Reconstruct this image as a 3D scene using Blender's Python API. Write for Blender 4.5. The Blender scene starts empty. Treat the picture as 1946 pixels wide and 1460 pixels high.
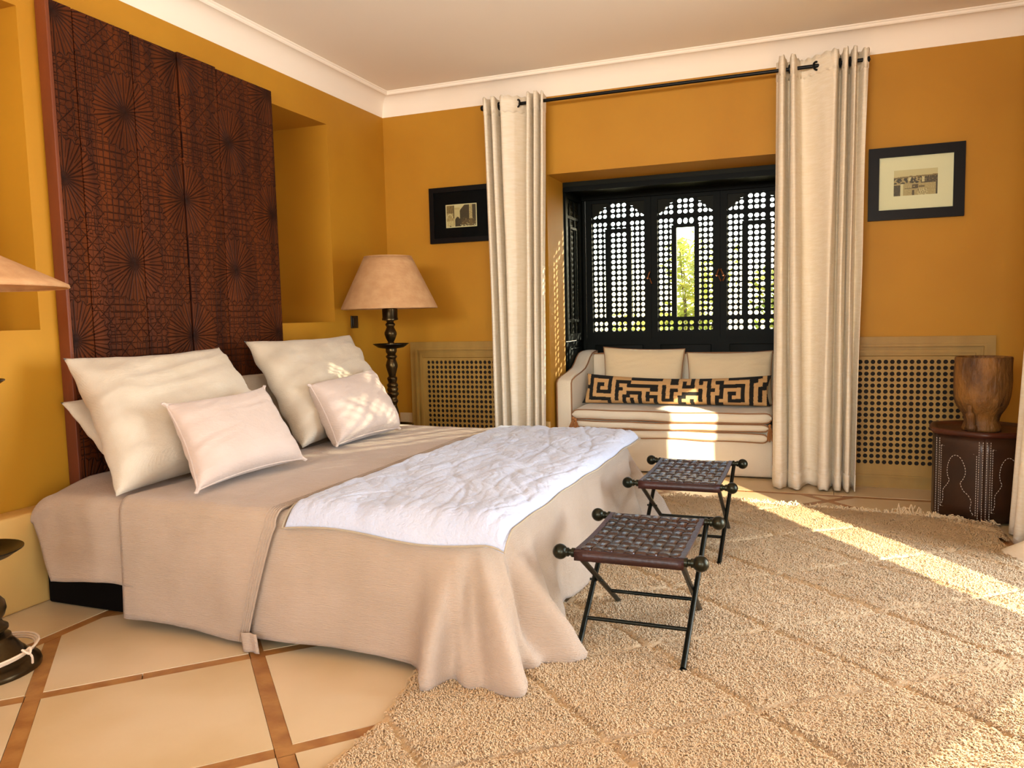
import bpy, math, random
import numpy as np
from mathutils import Vector, Matrix, noise

random.seed(7)
rng = np.random.default_rng(7)
scene = bpy.context.scene
COL = scene.collection
PI = math.pi
sin, cos = math.sin, math.cos

# ------------------------------------------------------------------ camera
def make_camera():
    f_px, yaw, pitch, roll = 1477.62, 0.3663, -0.0870, -0.0237
    fwd = Vector((-sin(yaw) * cos(pitch), cos(yaw) * cos(pitch), sin(pitch)))
    r = fwd.cross(Vector((0, 0, 1))).normalized()
    u = r.cross(fwd)
    r2 = r * cos(roll) + u * sin(roll)
    u2 = -r * sin(roll) + u * cos(roll)
    cam = bpy.data.cameras.new('camera')
    cam.sensor_fit = 'HORIZONTAL'
    cam.sensor_width = 36.0
    cam.lens = f_px / 1946 * 36.0
    cam.clip_start = 0.02
    o = bpy.data.objects.new('camera', cam)
    m = Matrix((r2, u2, -fwd)).transposed().to_4x4()
    m.translation = Vector((3.3764, -5.9043, 1.25))
    o.matrix_world = m
    COL.objects.link(o)
    scene.camera = o
make_camera()

# ------------------------------------------------------------------ view, sky, sun, daylight
vs = scene.view_settings
scene.display_settings.display_device = 'sRGB'
vs.view_transform = 'Standard'
vs.look = 'None'
vs.gamma = 1.0
vs.use_curve_mapping = False
vs.exposure = 0.05

world = bpy.data.worlds.new('sky')
scene.world = world
world.use_nodes = True
wn = world.node_tree.nodes
wl = world.node_tree.links
for n in list(wn):
    wn.remove(n)
wo = wn.new('ShaderNodeOutputWorld')
wb = wn.new('ShaderNodeBackground')
sky = wn.new('ShaderNodeTexSky')
sky.sky_type = 'NISHITA'
sky.sun_disc = False
sky.sun_elevation = math.radians(24)
sky.sun_rotation = math.atan2(0.53, 0.85)
sky.air_density = 1.0
sky.dust_density = 2.0
sky.ozone_density = 1.0
wb.inputs['Strength'].default_value = 1.2
wl.new(sky.outputs['Color'], wb.inputs['Color'])
wl.new(wb.outputs['Background'], wo.inputs['Surface'])

def look(o, d):
    o.rotation_euler = Vector(d).to_track_quat('-Z', 'Y').to_euler()

def lamp(name, kind, loc, direction, energy, color, **kw):
    l = bpy.data.lights.new(name, kind)
    l.energy = energy
    l.color = color
    for k, v in kw.items():
        setattr(l, k, v)
    o = bpy.data.objects.new(name, l)
    o.location = loc
    look(o, direction)
    COL.objects.link(o)
    return o
# the low sun, behind the latticed bay
lamp('sun', 'SUN', (6, 8, 6), (-0.53 * .935, -0.85 * .935, -0.355), 13.0, (1.0, 0.86, 0.62), angle=math.radians(0.55))
# the sun thrown back by the glazed leaf of the garden door
TE = 0.375
lamp('sun_reflected_by_garden_door', 'SPOT', (4.72 + .58 * 30, -2.975 - .815 * 30, 1.05 + 30 * TE), (-.58, .815, -TE), 270000.0, (1.0, 0.86, 0.62),
     spot_size=math.radians(4.4), spot_blend=0.1, shadow_soft_size=0.12)
# fill added at assumed, unseen wide doors on the right, tilted up for the ceiling
lamp('fill_right_of_camera', 'AREA', (5.15, -6.6, 1.3), (-1, 0.12, 0.38), 150.0, (1.0, 0.97, 0.93), shape='RECTANGLE', size=2.9, size_y=2.4)
# daylight through the single door with the curtain
lamp('daylight_side_door', 'AREA', (6.3, -2.55, 1.25), (-1, 0, 0.0), 190.0, (0.74, 0.86, 1.0), shape='RECTANGLE', size=1.7, size_y=2.2)
# unseen fill added behind the photographer to lift the curtains and back wall
lamp('fill_behind_camera', 'AREA', (2.4, -8.75, 2.2), (0, 1, 0.22), 80.0, (1.0, 0.95, 0.88), shape='RECTANGLE', size=3.0, size_y=.8, spread=math.radians(80))

# ------------------------------------------------------------------ materials
def lin(h):
    h = h.lstrip('#')
    v = [int(h[i:i + 2], 16) / 255 for i in (0, 2, 4)]
    return tuple((c / 12.92 if c <= .04045 else ((c + .055) / 1.055) ** 2.4) for c in v) + (1.0,)

def mat(name, col, rough=.8, col2=None, vscale=3.0, vstretch=(1, 1, 1), bump=None, bstretch=(1, 1, 1), metal=0.0, weave=None,
        sheen=0.0, spec=0.5, trans=0.0, sss=0.0, detail=4.0, rough2=None, bump2=None):
    m = bpy.data.materials.new(name)
    m.use_nodes = True
    nt = m.node_tree
    N, L = nt.nodes, nt.links
    b = N['Principled BSDF']
    b.inputs['Base Color'].default_value = lin(col)
    b.inputs['Roughness'].default_value = rough
    b.inputs['Metallic'].default_value = metal
    b.inputs['Specular IOR Level'].default_value = spec
    if sheen:
        b.inputs['Sheen Weight'].default_value = sheen
    tc = N.new('ShaderNodeTexCoord')
    def mapped(st):
        mp = N.new('ShaderNodeMapping')
        mp.inputs['Scale'].default_value = st
        L.new(tc.outputs['Object'], mp.inputs['Vector'])
        return mp.outputs['Vector']
    colout = None
    if col2:
        nz = N.new('ShaderNodeTexNoise')
        nz.inputs['Scale'].default_value = vscale
        nz.inputs['Detail'].default_value = detail
        L.new(mapped(vstretch), nz.inputs['Vector'])
        cr = N.new('ShaderNodeValToRGB')
        cr.color_ramp.elements[0].position = .35
        cr.color_ramp.elements[1].position = .65
        cr.color_ramp.elements[0].color = lin(col)
        cr.color_ramp.elements[1].color = lin(col2)
        L.new(nz.outputs['Fac'], cr.inputs['Fac'])
        L.new(cr.outputs['Color'], b.inputs['Base Color'])
        colout = cr.outputs['Color']
    hs = []
    if bump:
        nb = N.new('ShaderNodeTexNoise')
        nb.inputs['Scale'].default_value = bump[0]
        nb.inputs['Detail'].default_value = 5
        L.new(mapped(bstretch), nb.inputs['Vector'])
        hs.append((nb.outputs['Fac'], bump[1]))
    if bump2:
        nb = N.new('ShaderNodeTexNoise')
        nb.inputs['Scale'].default_value = bump2[0]
        nb.inputs['Detail'].default_value = 3
        L.new(mapped(bump2[2]), nb.inputs['Vector'])
        hs.append((nb.outputs['Fac'], bump2[1]))
    if weave:
        for ax in (0, 1, 2):
            w = N.new('ShaderNodeTexWave')
            w.wave_type = 'BANDS'
            w.bands_direction = 'XYZ'[ax]
            w.inputs['Scale'].default_value = weave[0]
            w.inputs['Distortion'].default_value = 2.0
            w.inputs['Detail'].default_value = 1.0
            L.new(tc.outputs['Object'], w.inputs['Vector'])
            hs.append((w.outputs['Fac'], weave[1]))
    prev = None
    for h, s in hs:
        bp = N.new('ShaderNodeBump')
        bp.inputs['Strength'].default_value = s
        bp.inputs['Distance'].default_value = .01
        L.new(h, bp.inputs['Height'])
        if prev:
            L.new(prev, bp.inputs['Normal'])
        prev = bp.outputs['Normal']
    if prev:
        L.new(prev, b.inputs['Normal'])
    if trans:
        out = N['Material Output']
        t = N.new('ShaderNodeBsdfTranslucent')
        t.inputs['Color'].default_value = lin(col)
        if colout:
            L.new(colout, t.inputs['Color'])
        if prev:
            L.new(prev, t.inputs['Normal'])
        mx = N.new('ShaderNodeMixShader')
        mx.inputs['Fac'].default_value = trans
        L.new(b.outputs['BSDF'], mx.inputs[1])
        L.new(t.outputs['BSDF'], mx.inputs[2])
        L.new(mx.outputs['Shader'], out.inputs['Surface'])
    return m

def vcol_mat(name, rough=.85, attr='col', bump=None):
    m = mat(name, '#808080', rough, bump=bump)
    a = m.node_tree.nodes.new('ShaderNodeAttribute')
    a.attribute_name = attr
    m.node_tree.links.new(a.outputs['Color'], m.node_tree.nodes['Principled BSDF'].inputs['Base Color'])
    return m

M = {}
M['ochre'] = mat('ochre_plaster', '#b6811b', .62, '#ae7816', 1.3, bump=(9, .05), detail=6, spec=.35)
M['plinth'] = mat('polished_plaster', '#d6ab62', .45, '#cc9f56', 2.0, bump=(7, .04))
M['ceiling'] = mat('ceiling_paint', '#f6ebdb', .9, spec=.2)
M['cornice'] = mat('cornice_paint', '#f3e7d6', .8, spec=.2)
M['tile'] = mat('beige_tile', '#cfb78f', .30, '#c3a87c', 2.4, bump=(5, .03), detail=7)
M['tile2'] = mat('beige_tile_pale', '#d3bb95', .30, '#c8ae84', 2.0, bump=(5, .03), detail=7)
M['strip'] = mat('terracotta', '#a5743c', .42, '#8f5c2c', 14, bump=(30, .15))
M['grout'] = mat('grout', '#7c5a36', .9)
M['dark_wood'] = mat('black_green_wood', '#070a08', .5, '#0a0f0c', 6, spec=.08, bump=(40, .06), bstretch=(1, 1, .1))
M['soffit_wood'] = mat('dark_olive_wood', '#15160c', .5, bump=(40, .05), spec=.1)
M['grille_wood'] = mat('limed_oak', '#a4803a', .55, '#977330', 8, (1, 1, .3), bump=(60, .1), bstretch=(.15, 1, 1))
M['cavity_shade'] = mat('painted_cavity_shade', '#1d150c', .9)
M['linen'] = mat('linen', '#c9bba6', .95, '#c0b099', 5, bump=(130, .25), bstretch=(1, .4, 1), sheen=.2, spec=.15, weave=(90, .12), bump2=(8, .9, (.5, .5, 1.6)))
M['gauze'] = mat('cotton_gauze', '#b49e88', .95, '#ac967f', 4, bump=(170, .6), bstretch=(.22, .8, 2.2), sheen=.2, spec=.12, bump2=(36, .3, (.25, .8, 1.3)))
M['gauze2'] = mat('cotton_gauze_pillow', '#c6b3a6', .95, '#bfab9d', 4, bump=(120, .3), bstretch=(.4, .4, 1), sheen=.2, spec=.12)
M['throw'] = mat('white_crumpled_linen', '#bcc0cd', .95, '#b3b8c7', 4, bump=(34, .35), bstretch=(1, .45, 1), sheen=.2, spec=.12, bump2=(90, .4, (1, 1, 1)))
M['piping'] = mat('tan_piping', '#a3947c', .9)
M['pipe_cream'] = mat('cream_seam', '#e2d4bd', .9)
M['sofa'] = mat('cream_sofa_linen', '#ddd2bd', .95, '#d7cab3', 3, bump=(120, .2), sheen=.2, spec=.12)
M['cushion'] = mat('oat_cushion_linen', '#d9c7a4', .95, bump=(140, .25), sheen=.2, spec=.12)
M['sofa_pipe'] = mat('brown_sofa_piping', '#8f6644', .9)
M['tassel'] = mat('tan_tassel', '#a8703f', .95)
M['curtain'] = mat('curtain_linen', '#f6ead5', .95, '#f0e2c8', 40, (.3, .3, 2.2), bump=(160, .3), bstretch=(.3, .3, 1.5), sheen=.1, spec=.1, trans=.10)
M['black_metal'] = mat('black_iron', '#0c0d0d', .42, metal=.6, bump=(60, .05))
M['stool_iron'] = mat('blackened_iron', '#14160f', .38, '#23231a', 12, metal=.75, bump=(50, .08))
M['stool_ball'] = mat('patina_ball', '#1c1e14', .3, '#2c2a1c', 16, metal=.75)
M['leather'] = mat('woven_leather', '#1b0d0a', .26, '#32160f', 9, bump=(60, .2), spec=.8)
M['leather_rim'] = mat('leather_binding', '#3a1610', .42, '#2a100c', 9, bump=(60, .2))
M['brass'] = mat('aged_brass', '#5c4a2c', .30, '#3c2f1c', 9, metal=.9, bump=(30, .04))
M['tray'] = mat('dark_brass_tray', '#2b2418', .35, '#1e1a12', 9, metal=.85)
M['shade'] = mat('parchment_shade', '#d4a878', .8, '#c99a6a', 14, bump=(26, .35), bstretch=(1, 1, 2.2), trans=.25)
M['cord'] = mat('white_cord', '#d9bfa0', .7)
M['frame'] = mat('black_frame', '#0b0706', .45, spec=.15, bump=(40, .05))
M['black_mat'] = mat('black_card', '#0a0606', .6, spec=.08)
M['mat_card'] = mat('cream_card', '#efdcba', .9)
M['print'] = vcol_mat('old_photograph', .5)
M['meander'] = vcol_mat('meander_velvet', .95, bump=(150, .3))
M['switch'] = mat('black_plastic', '#141210', .35)
M['socket'] = mat('beige_plastic', '#cbb184', .45)
M['drum'] = mat('tooled_leather', '#3a2110', .38, '#27150b', 5, bump=(40, .12), spec=.5)
M['drum_top'] = mat('leather_top', '#4a2011', .4, '#35160c', 6, bump=(40, .1))
M['stitch'] = mat('white_thread', '#d8cfc6', .8)
M['mortar'] = mat('worn_carved_wood', '#4a2c0f', .62, '#84581f', 9, (1, 1, .5), bump=(24, 1.0), bump2=(60, .8, (1, 1, .3)))
M['rug'] = mat('wool_ground', '#cfb38b', .98, spec=.05)
M['pile'] = vcol_mat('wool_pile', .95)
M['bed_base'] = mat('black_bed_base', '#080605', .85, spec=.08)
M['mattress'] = mat('mattress_ticking', '#e0d4c2', .9)
M['bronze'] = mat('bronze_handle', '#8a5a3a', .35, metal=.9)
M['leaf'] = mat('oleander_leaf', '#8fa044', .5, '#b6b04e', 3, trans=.5)
M['leaf2'] = mat('hedge_leaf', '#7c8f38', .55, '#c2b04a', 2, trans=.5)
M['stem'] = mat('plant_stem', '#5c5132', .8)
M['ground'] = mat('terrace_ground', '#c9b48c', .9, '#bca57c', 3)
M['outer'] = mat('outer_wall', '#c9935c', .9)

def glass_mat(name, ior):
    m = bpy.data.materials.new(name)
    m.use_nodes = True
    N, L = m.node_tree.nodes, m.node_tree.links
    for n in list(N):
        if n.type != 'OUTPUT_MATERIAL':
            N.remove(n)
    t = N.new('ShaderNodeBsdfTransparent')
    t.inputs['Color'].default_value = (.93, .98, .97, 1)
    g = N.new('ShaderNodeBsdfGlossy')
    g.inputs['Roughness'].default_value = .02
    fr = N.new('ShaderNodeFresnel')
    fr.inputs['IOR'].default_value = ior
    mx = N.new('ShaderNodeMixShader')
    L.new(fr.outputs['Fac'], mx.inputs['Fac'])
    L.new(t.outputs['BSDF'], mx.inputs[1])
    L.new(g.outputs['BSDF'], mx.inputs[2])
    L.new(mx.outputs['Shader'], N['Material Output'].inputs['Surface'])
    return m
M['glass'] = glass_mat('window_glass', 1.08)
M['picture_glass'] = glass_mat('picture_glass', 1.14)

def carved_wood():
    """dark planks carved with a lattice of many-petalled rosettes between small geometric fretwork"""
    m = mat('carved_cedar', '#5a290c', .55, '#3d1a09', 2.0, (1, 6, .6), spec=.12)
    N, L = m.node_tree.nodes, m.node_tree.links
    b = N['Principled BSDF']
    base = b.inputs['Base Color'].links[0].from_socket
    tc = N.new('ShaderNodeTexCoord')
    sp = N.new('ShaderNodeSeparateXYZ')
    L.new(tc.outputs['Object'], sp.inputs['Vector'])
    def mth(op, a, bb=None, cc=None):
        n = N.new('ShaderNodeMath')
        n.operation = op
        for i, v in enumerate((a, bb, cc)):
            if v is None:
                continue
            if isinstance(v, (int, float)):
                n.inputs[i].default_value = v
            else:
                L.new(v, n.inputs[i])
        return n.outputs[0]
    Y, Z = sp.outputs['Y'], sp.outputs['Z']
    P = .77
    def cell(v, o):      # signed distance to the nearest lattice point
        return mth('SUBTRACT', mth('FLOORED_MODULO', mth('ADD', mth('SUBTRACT', v, o), P / 2), P), P / 2)
    def line(v, w):      # 1 on the line v = 0, 0 beyond w
        return mth('SUBTRACT', 1.0, mth('SMOOTHSTEP', 0, 0, 0)) if False else mth('SUBTRACT', 1.0, mth('MINIMUM', mth('DIVIDE', mth('ABSOLUTE', v), w), 1.0))
    groove = None
    inside = None
    for oy, oz in ((-2.379, 1.18), (-2.764, 1.57)):
        dy, dz = cell(Y, oy), cell(Z, oz)
        r = mth('SQRT', mth('ADD', mth('MULTIPLY', dy, dy), mth('MULTIPLY', dz, dz)))
        th = mth('ARCTAN2', dz, dy)
        pet = line(mth('MULTIPLY', mth('SINE', mth('MULTIPLY', th, 12.0)), mth('MULTIPLY', r, .0833)), .0055)
        pet2 = line(mth('MULTIPLY', mth('COSINE', mth('MULTIPLY', th, 12.0)), mth('MULTIPLY', r, .0833)), .0025)
        pet = mth('MAXIMUM', pet, mth('MULTIPLY', pet2, mth('GREATER_THAN', r, .10)))
        ring = mth('MAXIMUM', line(mth('SUBTRACT', r, .03), .005), line(mth('SUBTRACT', r, mth('ADD', .195, mth('MULTIPLY', mth('COSINE', mth('MULTIPLY', th, 24.0)), .008))), .005))
        ins = mth('LESS_THAN', r, .2)
        g = mth('MULTIPLY', mth('MAXIMUM', pet, ring), ins)
        groove = g if groove is None else mth('MAXIMUM', groove, g)
        inside = ins if inside is None else mth('MAXIMUM', inside, ins)
    # fretwork: ruled lines in four directions and small star cells
    fr = None
    q = P / 20
    cells = []
    for a, c in ((1, 0), (0, 1), (.7071, .7071), (.7071, -.7071)):
        v = mth('ADD', mth('MULTIPLY', Y, a), mth('MULTIPLY', Z, c))
        k = q if a in (0, 1) else q * 1.4142
        d = mth('SUBTRACT', mth('FLOORED_MODULO', mth('ADD', v, q * .25), k), k / 2)
        cells.append(line(d, .0036))
    vo = N.new('ShaderNodeTexVoronoi')
    vo.feature = 'DISTANCE_TO_EDGE'
    vo.inputs['Scale'].default_value = 30
    vo.inputs['Randomness'].default_value = .35
    L.new(tc.outputs['Object'], vo.inputs['Vector'])
    ve = line(vo.outputs['Distance'], .075)
    nz = N.new('ShaderNodeTexNoise')
    nz.inputs['Scale'].default_value = 9
    L.new(tc.outputs['Object'], nz.inputs['Vector'])
    pick = mth('GREATER_THAN', nz.outputs['Fac'], .48)
    ortho = mth('MULTIPLY', mth('MAXIMUM', cells[0], cells[1]), pick)
    diag = mth('MULTIPLY', mth('MAXIMUM', cells[2], cells[3]), mth('SUBTRACT', 1.0, pick))
    fr = mth('MAXIMUM', mth('MAXIMUM', ortho, diag), mth('MULTIPLY', ve, .8))
    groove = mth('MAXIMUM', groove, mth('MULTIPLY', fr, mth('SUBTRACT', 1.0, inside)))
    mx = N.new('ShaderNodeMix')
    mx.data_type = 'RGBA'
    L.new(mth('MULTIPLY', groove, .92), mx.inputs['Factor'])
    L.new(base, mx.inputs['A'])
    mx.inputs['B'].default_value = lin('#100504')
    L.new(mx.outputs['Result'], b.inputs['Base Color'])
    bp = N.new('ShaderNodeBump')
    bp.inputs['Strength'].default_value = .6
    bp.inputs['Distance'].default_value = .006
    bp.invert = True
    L.new(groove, bp.inputs['Height'])
    L.new(bp.outputs['Normal'], b.inputs['Normal'])
    return m
M['carved'] = carved_wood()
M['cedar_edge'] = mat('bare_cedar_edge', '#74350f', .55, '#5e280c', 6, (1, 1, .2), bump=(40, .1))

# ------------------------------------------------------------------ mesh helpers
class MB:
    def __init__(s):
        s.v, s.f, s.n = [], [], 0
    def add(s, vs, fs):
        o = s.n
        s.v.extend(tuple(v) for v in vs)
        s.f.extend(tuple(i + o for i in f) for f in fs)
        s.n = len(s.v)
        return s
    def box(s, x0, x1, y0, y1, z0, z1, bev=0.0):
        if bev <= 0:
            vs = [(x, y, z) for z in (z0, z1) for y in (y0, y1) for x in (x0, x1)]
            return s.add(vs, [(0, 2, 3, 1), (4, 5, 7, 6), (0, 1, 5, 4), (2, 6, 7, 3), (0, 4, 6, 2), (1, 3, 7, 5)])
        import bmesh
        bm = bmesh.new()
        bmesh.ops.create_cube(bm, size=1)
        for v in bm.verts:
            v.co = Vector(((x0 + x1) / 2 + v.co.x * (x1 - x0), (y0 + y1) / 2 + v.co.y * (y1 - y0), (z0 + z1) / 2 + v.co.z * (z1 - z0)))
        bmesh.ops.bevel(bm, geom=list(bm.edges), offset=bev, segments=3, profile=.5, affect='EDGES')
        bm.verts.index_update()
        s.add([v.co[:] for v in bm.verts], [tuple(v.index for v in f.verts) for f in bm.faces])
        bm.free()
        return s
    def tube(s, pts, r, n=8, caps=True, closed=False):
        pts = [Vector(p) for p in pts]
        rr = r if isinstance(r, (list, tuple)) else [r] * len(pts)
        k = len(pts)
        up = None
        rings = []
        for i, p in enumerate(pts):
            if closed:
                t = (pts[(i + 1) % k] - pts[i - 1])
            else:
                t = pts[min(i + 1, k - 1)] - pts[max(i - 1, 0)]
            t.normalize()
            if up is None:
                up = Vector((0, 0, 1)) if abs(t.z) < .9 else Vector((1, 0, 0))
            a = t.cross(up)
            if a.length < 1e-5:
                a = t.cross(Vector((1, .3, .2)))
            a.normalize()
            up = a.cross(t).normalized()
            rings.append([p + (a * cos(2 * PI * j / n) + up * sin(2 * PI * j / n)) * rr[i] for j in range(n)])
        vs = [v for ring in rings for v in ring]
        fs = []
        for i in range(k if closed else k - 1):
            for j in range(n):
                a, b = i * n + j, i * n + (j + 1) % n
                c, d = ((i + 1) % k) * n + (j + 1) % n, ((i + 1) % k) * n + j
                fs.append((a, b, c, d))
        if caps and not closed:
            fs.append(tuple(range(n - 1, -1, -1)))
            fs.append(tuple((k - 1) * n + j for j in range(n)))
        return s.add(vs, fs)
    def lathe(s, prof, c=(0, 0, 0), n=40, wob=None):
        vs, fs = [], []
        k = len(prof)
        for i, (r, z) in enumerate(prof):
            for j in range(n):
                a = 2 * PI * j / n
                q = r * (wob(a, z) if wob else 1)
                vs.append((c[0] + q * cos(a), c[1] + q * sin(a), c[2] + z))
        for i in range(k - 1):
            for j in range(n):
                fs.append((i * n + j, i * n + (j + 1) % n, (i + 1) * n + (j + 1) % n, (i + 1) * n + j))
        if prof[0][0] > 1e-4:
            fs.append(tuple(range(n - 1, -1, -1)))
        if prof[-1][0] > 1e-4:
            fs.append(tuple((k - 1) * n + j for j in range(n)))
        return s.add(vs, fs)
    def sphere(s, c, r, n=20, m=12, sq=(1, 1, 1)):
        vs = []
        for i in range(m + 1):
            ph = PI * i / m
            for j in range(n):
                a = 2 * PI * j / n
                vs.append((c[0] + r * sq[0] * sin(ph) * cos(a), c[1] + r * sq[1] * sin(ph) * sin(a), c[2] - r * sq[2] * cos(ph)))
        fs = [(i * n + j, i * n + (j + 1) % n, (i + 1) * n + (j + 1) % n, (i + 1) * n + j) for i in range(m) for j in range(n)]
        return s.add(vs, fs)
    def grid(s, fn, nu, nv, wrap_u=False):
        cu = nu if wrap_u else nu + 1
        vs = [fn(i / nu, j / nv) for i in range(cu) for j in range(nv + 1)]
        w = nv + 1
        fs = [(i * w + j, ((i + 1) % cu) * w + j, ((i + 1) % cu) * w + j + 1, i * w + j + 1) for i in range(nu) for j in range(nv)]
        return s.add(vs, fs)
    def prism(s, poly, fn0, fn1):
        k = len(poly)
        vs = [fn0(*p) for p in poly] + [fn1(*p) for p in poly]
        fs = [tuple(range(k - 1, -1, -1)), tuple(range(k, 2 * k))] + [(i, (i + 1) % k, k + (i + 1) % k, k + i) for i in range(k)]
        return s.add(vs, fs)
    def quads(s, V, F):
        return s.add(V, F)
    def build(s, name, m, parent=None, smooth=40, fix=True, solid=0.0, offset=0.0):
        me = bpy.data.meshes.new(name)
        me.from_pydata(s.v, [], s.f)
        me.validate()
        if fix:
            import bmesh
            bm = bmesh.new()
            bm.from_mesh(me)
            bmesh.ops.remove_doubles(bm, verts=bm.verts, dist=1e-5)
            bmesh.ops.recalc_face_normals(bm, faces=bm.faces)
            bm.to_mesh(me)
            bm.free()
        if smooth:
            me.polygons.foreach_set('use_smooth', [True] * len(me.polygons))
            if smooth < 180:
                me.set_sharp_from_angle(angle=math.radians(smooth))
        me.materials.append(m)
        o = bpy.data.objects.new(name, me)
        COL.objects.link(o)
        if solid:
            md = o.modifiers.new('solid', 'SOLIDIFY')
            md.thickness = solid
            md.offset = offset
        if parent is not None:
            o.parent = parent
            o.matrix_parent_inverse = WM[parent.name].inverted() if parent.name in WM else Matrix.Identity(4)
        return o

WM = {}
def thing(name, label, cat, loc, group=None, kind=None):
    o = bpy.data.objects.new(name, None)
    o.empty_display_size = .1
    o.location = loc
    COL.objects.link(o)
    WM[o.name] = Matrix.Translation(Vector(loc))
    tag(o, label, cat, group)
    return o

def tag(o, label, cat, group=None):
    o['label'] = label
    o['category'] = cat
    if group:
        o['group'] = group
    return o

def struct(o):
    o['kind'] = 'structure'
    return o

def copy_tree(o, delta, label):
    """copy a thing, its parts and sub-parts, moved by delta"""
    c = o.copy()
    c.location = o.location + Vector(delta)
    c['label'] = label
    COL.objects.link(c)
    def rec(a, b):
        for ch in list(a.children):
            d = ch.copy()
            COL.objects.link(d)
            d.parent = b
            rec(ch, d)
    rec(o, c)
    return c

def catmull(pts, per=8):
    P = [Vector(p) for p in pts]
    out = []
    for i in range(len(P) - 1):
        p0, p1, p2, p3 = P[max(i - 1, 0)], P[i], P[i + 1], P[min(i + 2, len(P) - 1)]
        for k in range(per):
            t = k / per
            out.append(.5 * ((2 * p1) + (p2 - p0) * t + (2 * p0 - 5 * p1 + 4 * p2 - p3) * t * t + (3 * p1 - p0 - 3 * p2 + p3) * t ** 3))
    out.append(P[-1])
    return out

def nz3(x, y, z, s=1.0):
    return noise.noise(Vector((x * s, y * s, z * s)))

# ================================================================== SETTING
H0, HC = 2.958, 3.116          # wall top under the cornice, ceiling
XR, YB = 4.72, -8.5
# floor ------------------------------------------------------------
b = MB()
b.box(-.6, XR + .3, YB - .3, 1.05, -.2, -.012)
floor = struct(b.build('floor', M['grout'], smooth=0))

def clip(poly, a, bq, c):       # keep a*x + b*y <= c
    out = []
    for i in range(len(poly)):
        p, q = poly[i], poly[(i + 1) % len(poly)]
        dp, dq = a * p[0] + bq * p[1] - c, a * q[0] + bq * q[1] - c
        if dp <= 0:
            out.append(p)
        if dp * dq < 0:
            t = dp / (dp - dq)
            out.append((p[0] + (q[0] - p[0]) * t, p[1] + (q[1] - p[1]) * t))
    return out

def slab(poly, name, m, top=0.0):
    if len(poly) < 3:
        return
    area = abs(sum(poly[i][0] * poly[(i + 1) % len(poly)][1] - poly[(i + 1) % len(poly)][0] * poly[i][1] for i in range(len(poly)))) / 2
    if area < .002:
        return
    b = MB()
    b.prism(poly, lambda x, y: (x, y, -.014), lambda x, y: (x, y, top))
    b.build(name, m, floor, smooth=0)

FX0, FX1, FY0, FY1 = .545, 4.335, -6.3, -.385     # the diagonal field inside the border strips
W = .052
def field(poly, g=0.0):
    for a, bq, c in ((-1, 0, -FX0 - g), (1, 0, FX1 - g), (0, -1, -FY0 - g), (0, 1, FY1 - g)):
        poly = clip(poly, a, bq, c) if poly else poly
    return poly
S = 1.03
i = 0
def q2(c, d):      # x+y=c, x-y=d
    return ((c + d) / 2, (c - d) / 2)
h = W * .7071 * 1.0
for ci in range(-8, 9):
    for di in range(-2, 14):
        c0, c1 = -3.2 + ci * S, -3.2 + (ci + 1) * S
        d0, d1 = 5.047 + (di - 5) * S, 5.047 + (di - 4) * S
        g = h + .002
        poly = [q2(c0 + g, d0 + g), q2(c1 - g, d0 + g), q2(c1 - g, d1 - g), q2(c0 + g, d1 - g)]
        poly = field(poly, .002)
        if poly:
            slab(poly, 'tile', M['tile'] if (ci + di) % 2 else M['tile2'], rng.uniform(-.0012, .0004))
        # strip along x-y = d0 (runs on), split in two pieces per cell; strip along x+y = c0
        for k in range(2):
            a0, a1 = c0 - h + (c1 - c0) * k / 2, c0 - h + (c1 - c0) * (k + 1) / 2
            poly = field([q2(a0 + .002, d0 - h), q2(a1 - .002, d0 - h), q2(a1 - .002, d0 + h), q2(a0 + .002, d0 + h)], .002)
            if poly:
                slab([(x + rng.uniform(-.002, .002), y + rng.uniform(-.002, .002)) for x, y in poly], 'terracotta_strip', M['strip'], -.002)
        poly = field([q2(c0 - h, d0 + h + .002), q2(c0 + h, d0 + h + .002), q2(c0 + h, d1 - h - .002), q2(c0 - h, d1 - h - .002)], .002)
        if poly:
            slab([(x + rng.uniform(-.002, .002), y + rng.uniform(-.002, .002)) for x, y in poly], 'terracotta_strip', M['strip'], -.002)
# border strips and the plain margin slabs
def rect(x0, x1, y0, y1, name, m, top=0.0):
    slab([(x0, y0), (x1, y0), (x1, y1), (x0, y1)], name, m, top)
y = FY0
while y < FY1:
    y2 = min(y + .62, FY1)
    rect(FX0 - W, FX0, y + .002, y2 - .002, 'terracotta_strip', M['strip'], -.002)
    rect(FX1, FX1 + W, y + .002, y2 - .002, 'terracotta_strip', M['strip'], -.002)
    y = y2
y = FY0
while y < FY1 + W:
    y2 = min(y + 1.24, FY1 + W)
    rect(0.0, FX0 - W - .002, y + .002, y2 - .002, 'tile', M['tile'])
    rect(FX1 + W + .002, XR, y + .002, y2 - .002, 'tile', M['tile'])
    y = y2
x = FX0 - W
while x < FX1 + W:
    x2 = min(x + .62, FX1 + W)
    rect(x + .002, x2 - .002, FY1, FY1 + W, 'terracotta_strip', M['strip'], -.002)
    x = x2
x = 0.0
while x < XR:
    x2 = min(x + 1.18, XR)
    rect(x + .002, x2 - .002, FY1 + W + .002, 0.0, 'tile', M['tile2'])
    x = x2
rect(0, XR, YB, FY0 - .002, 'tile', M['tile'])
rect(1.443, 3.277, 0.002, 1.0, 'tile', M['tile'])

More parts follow.
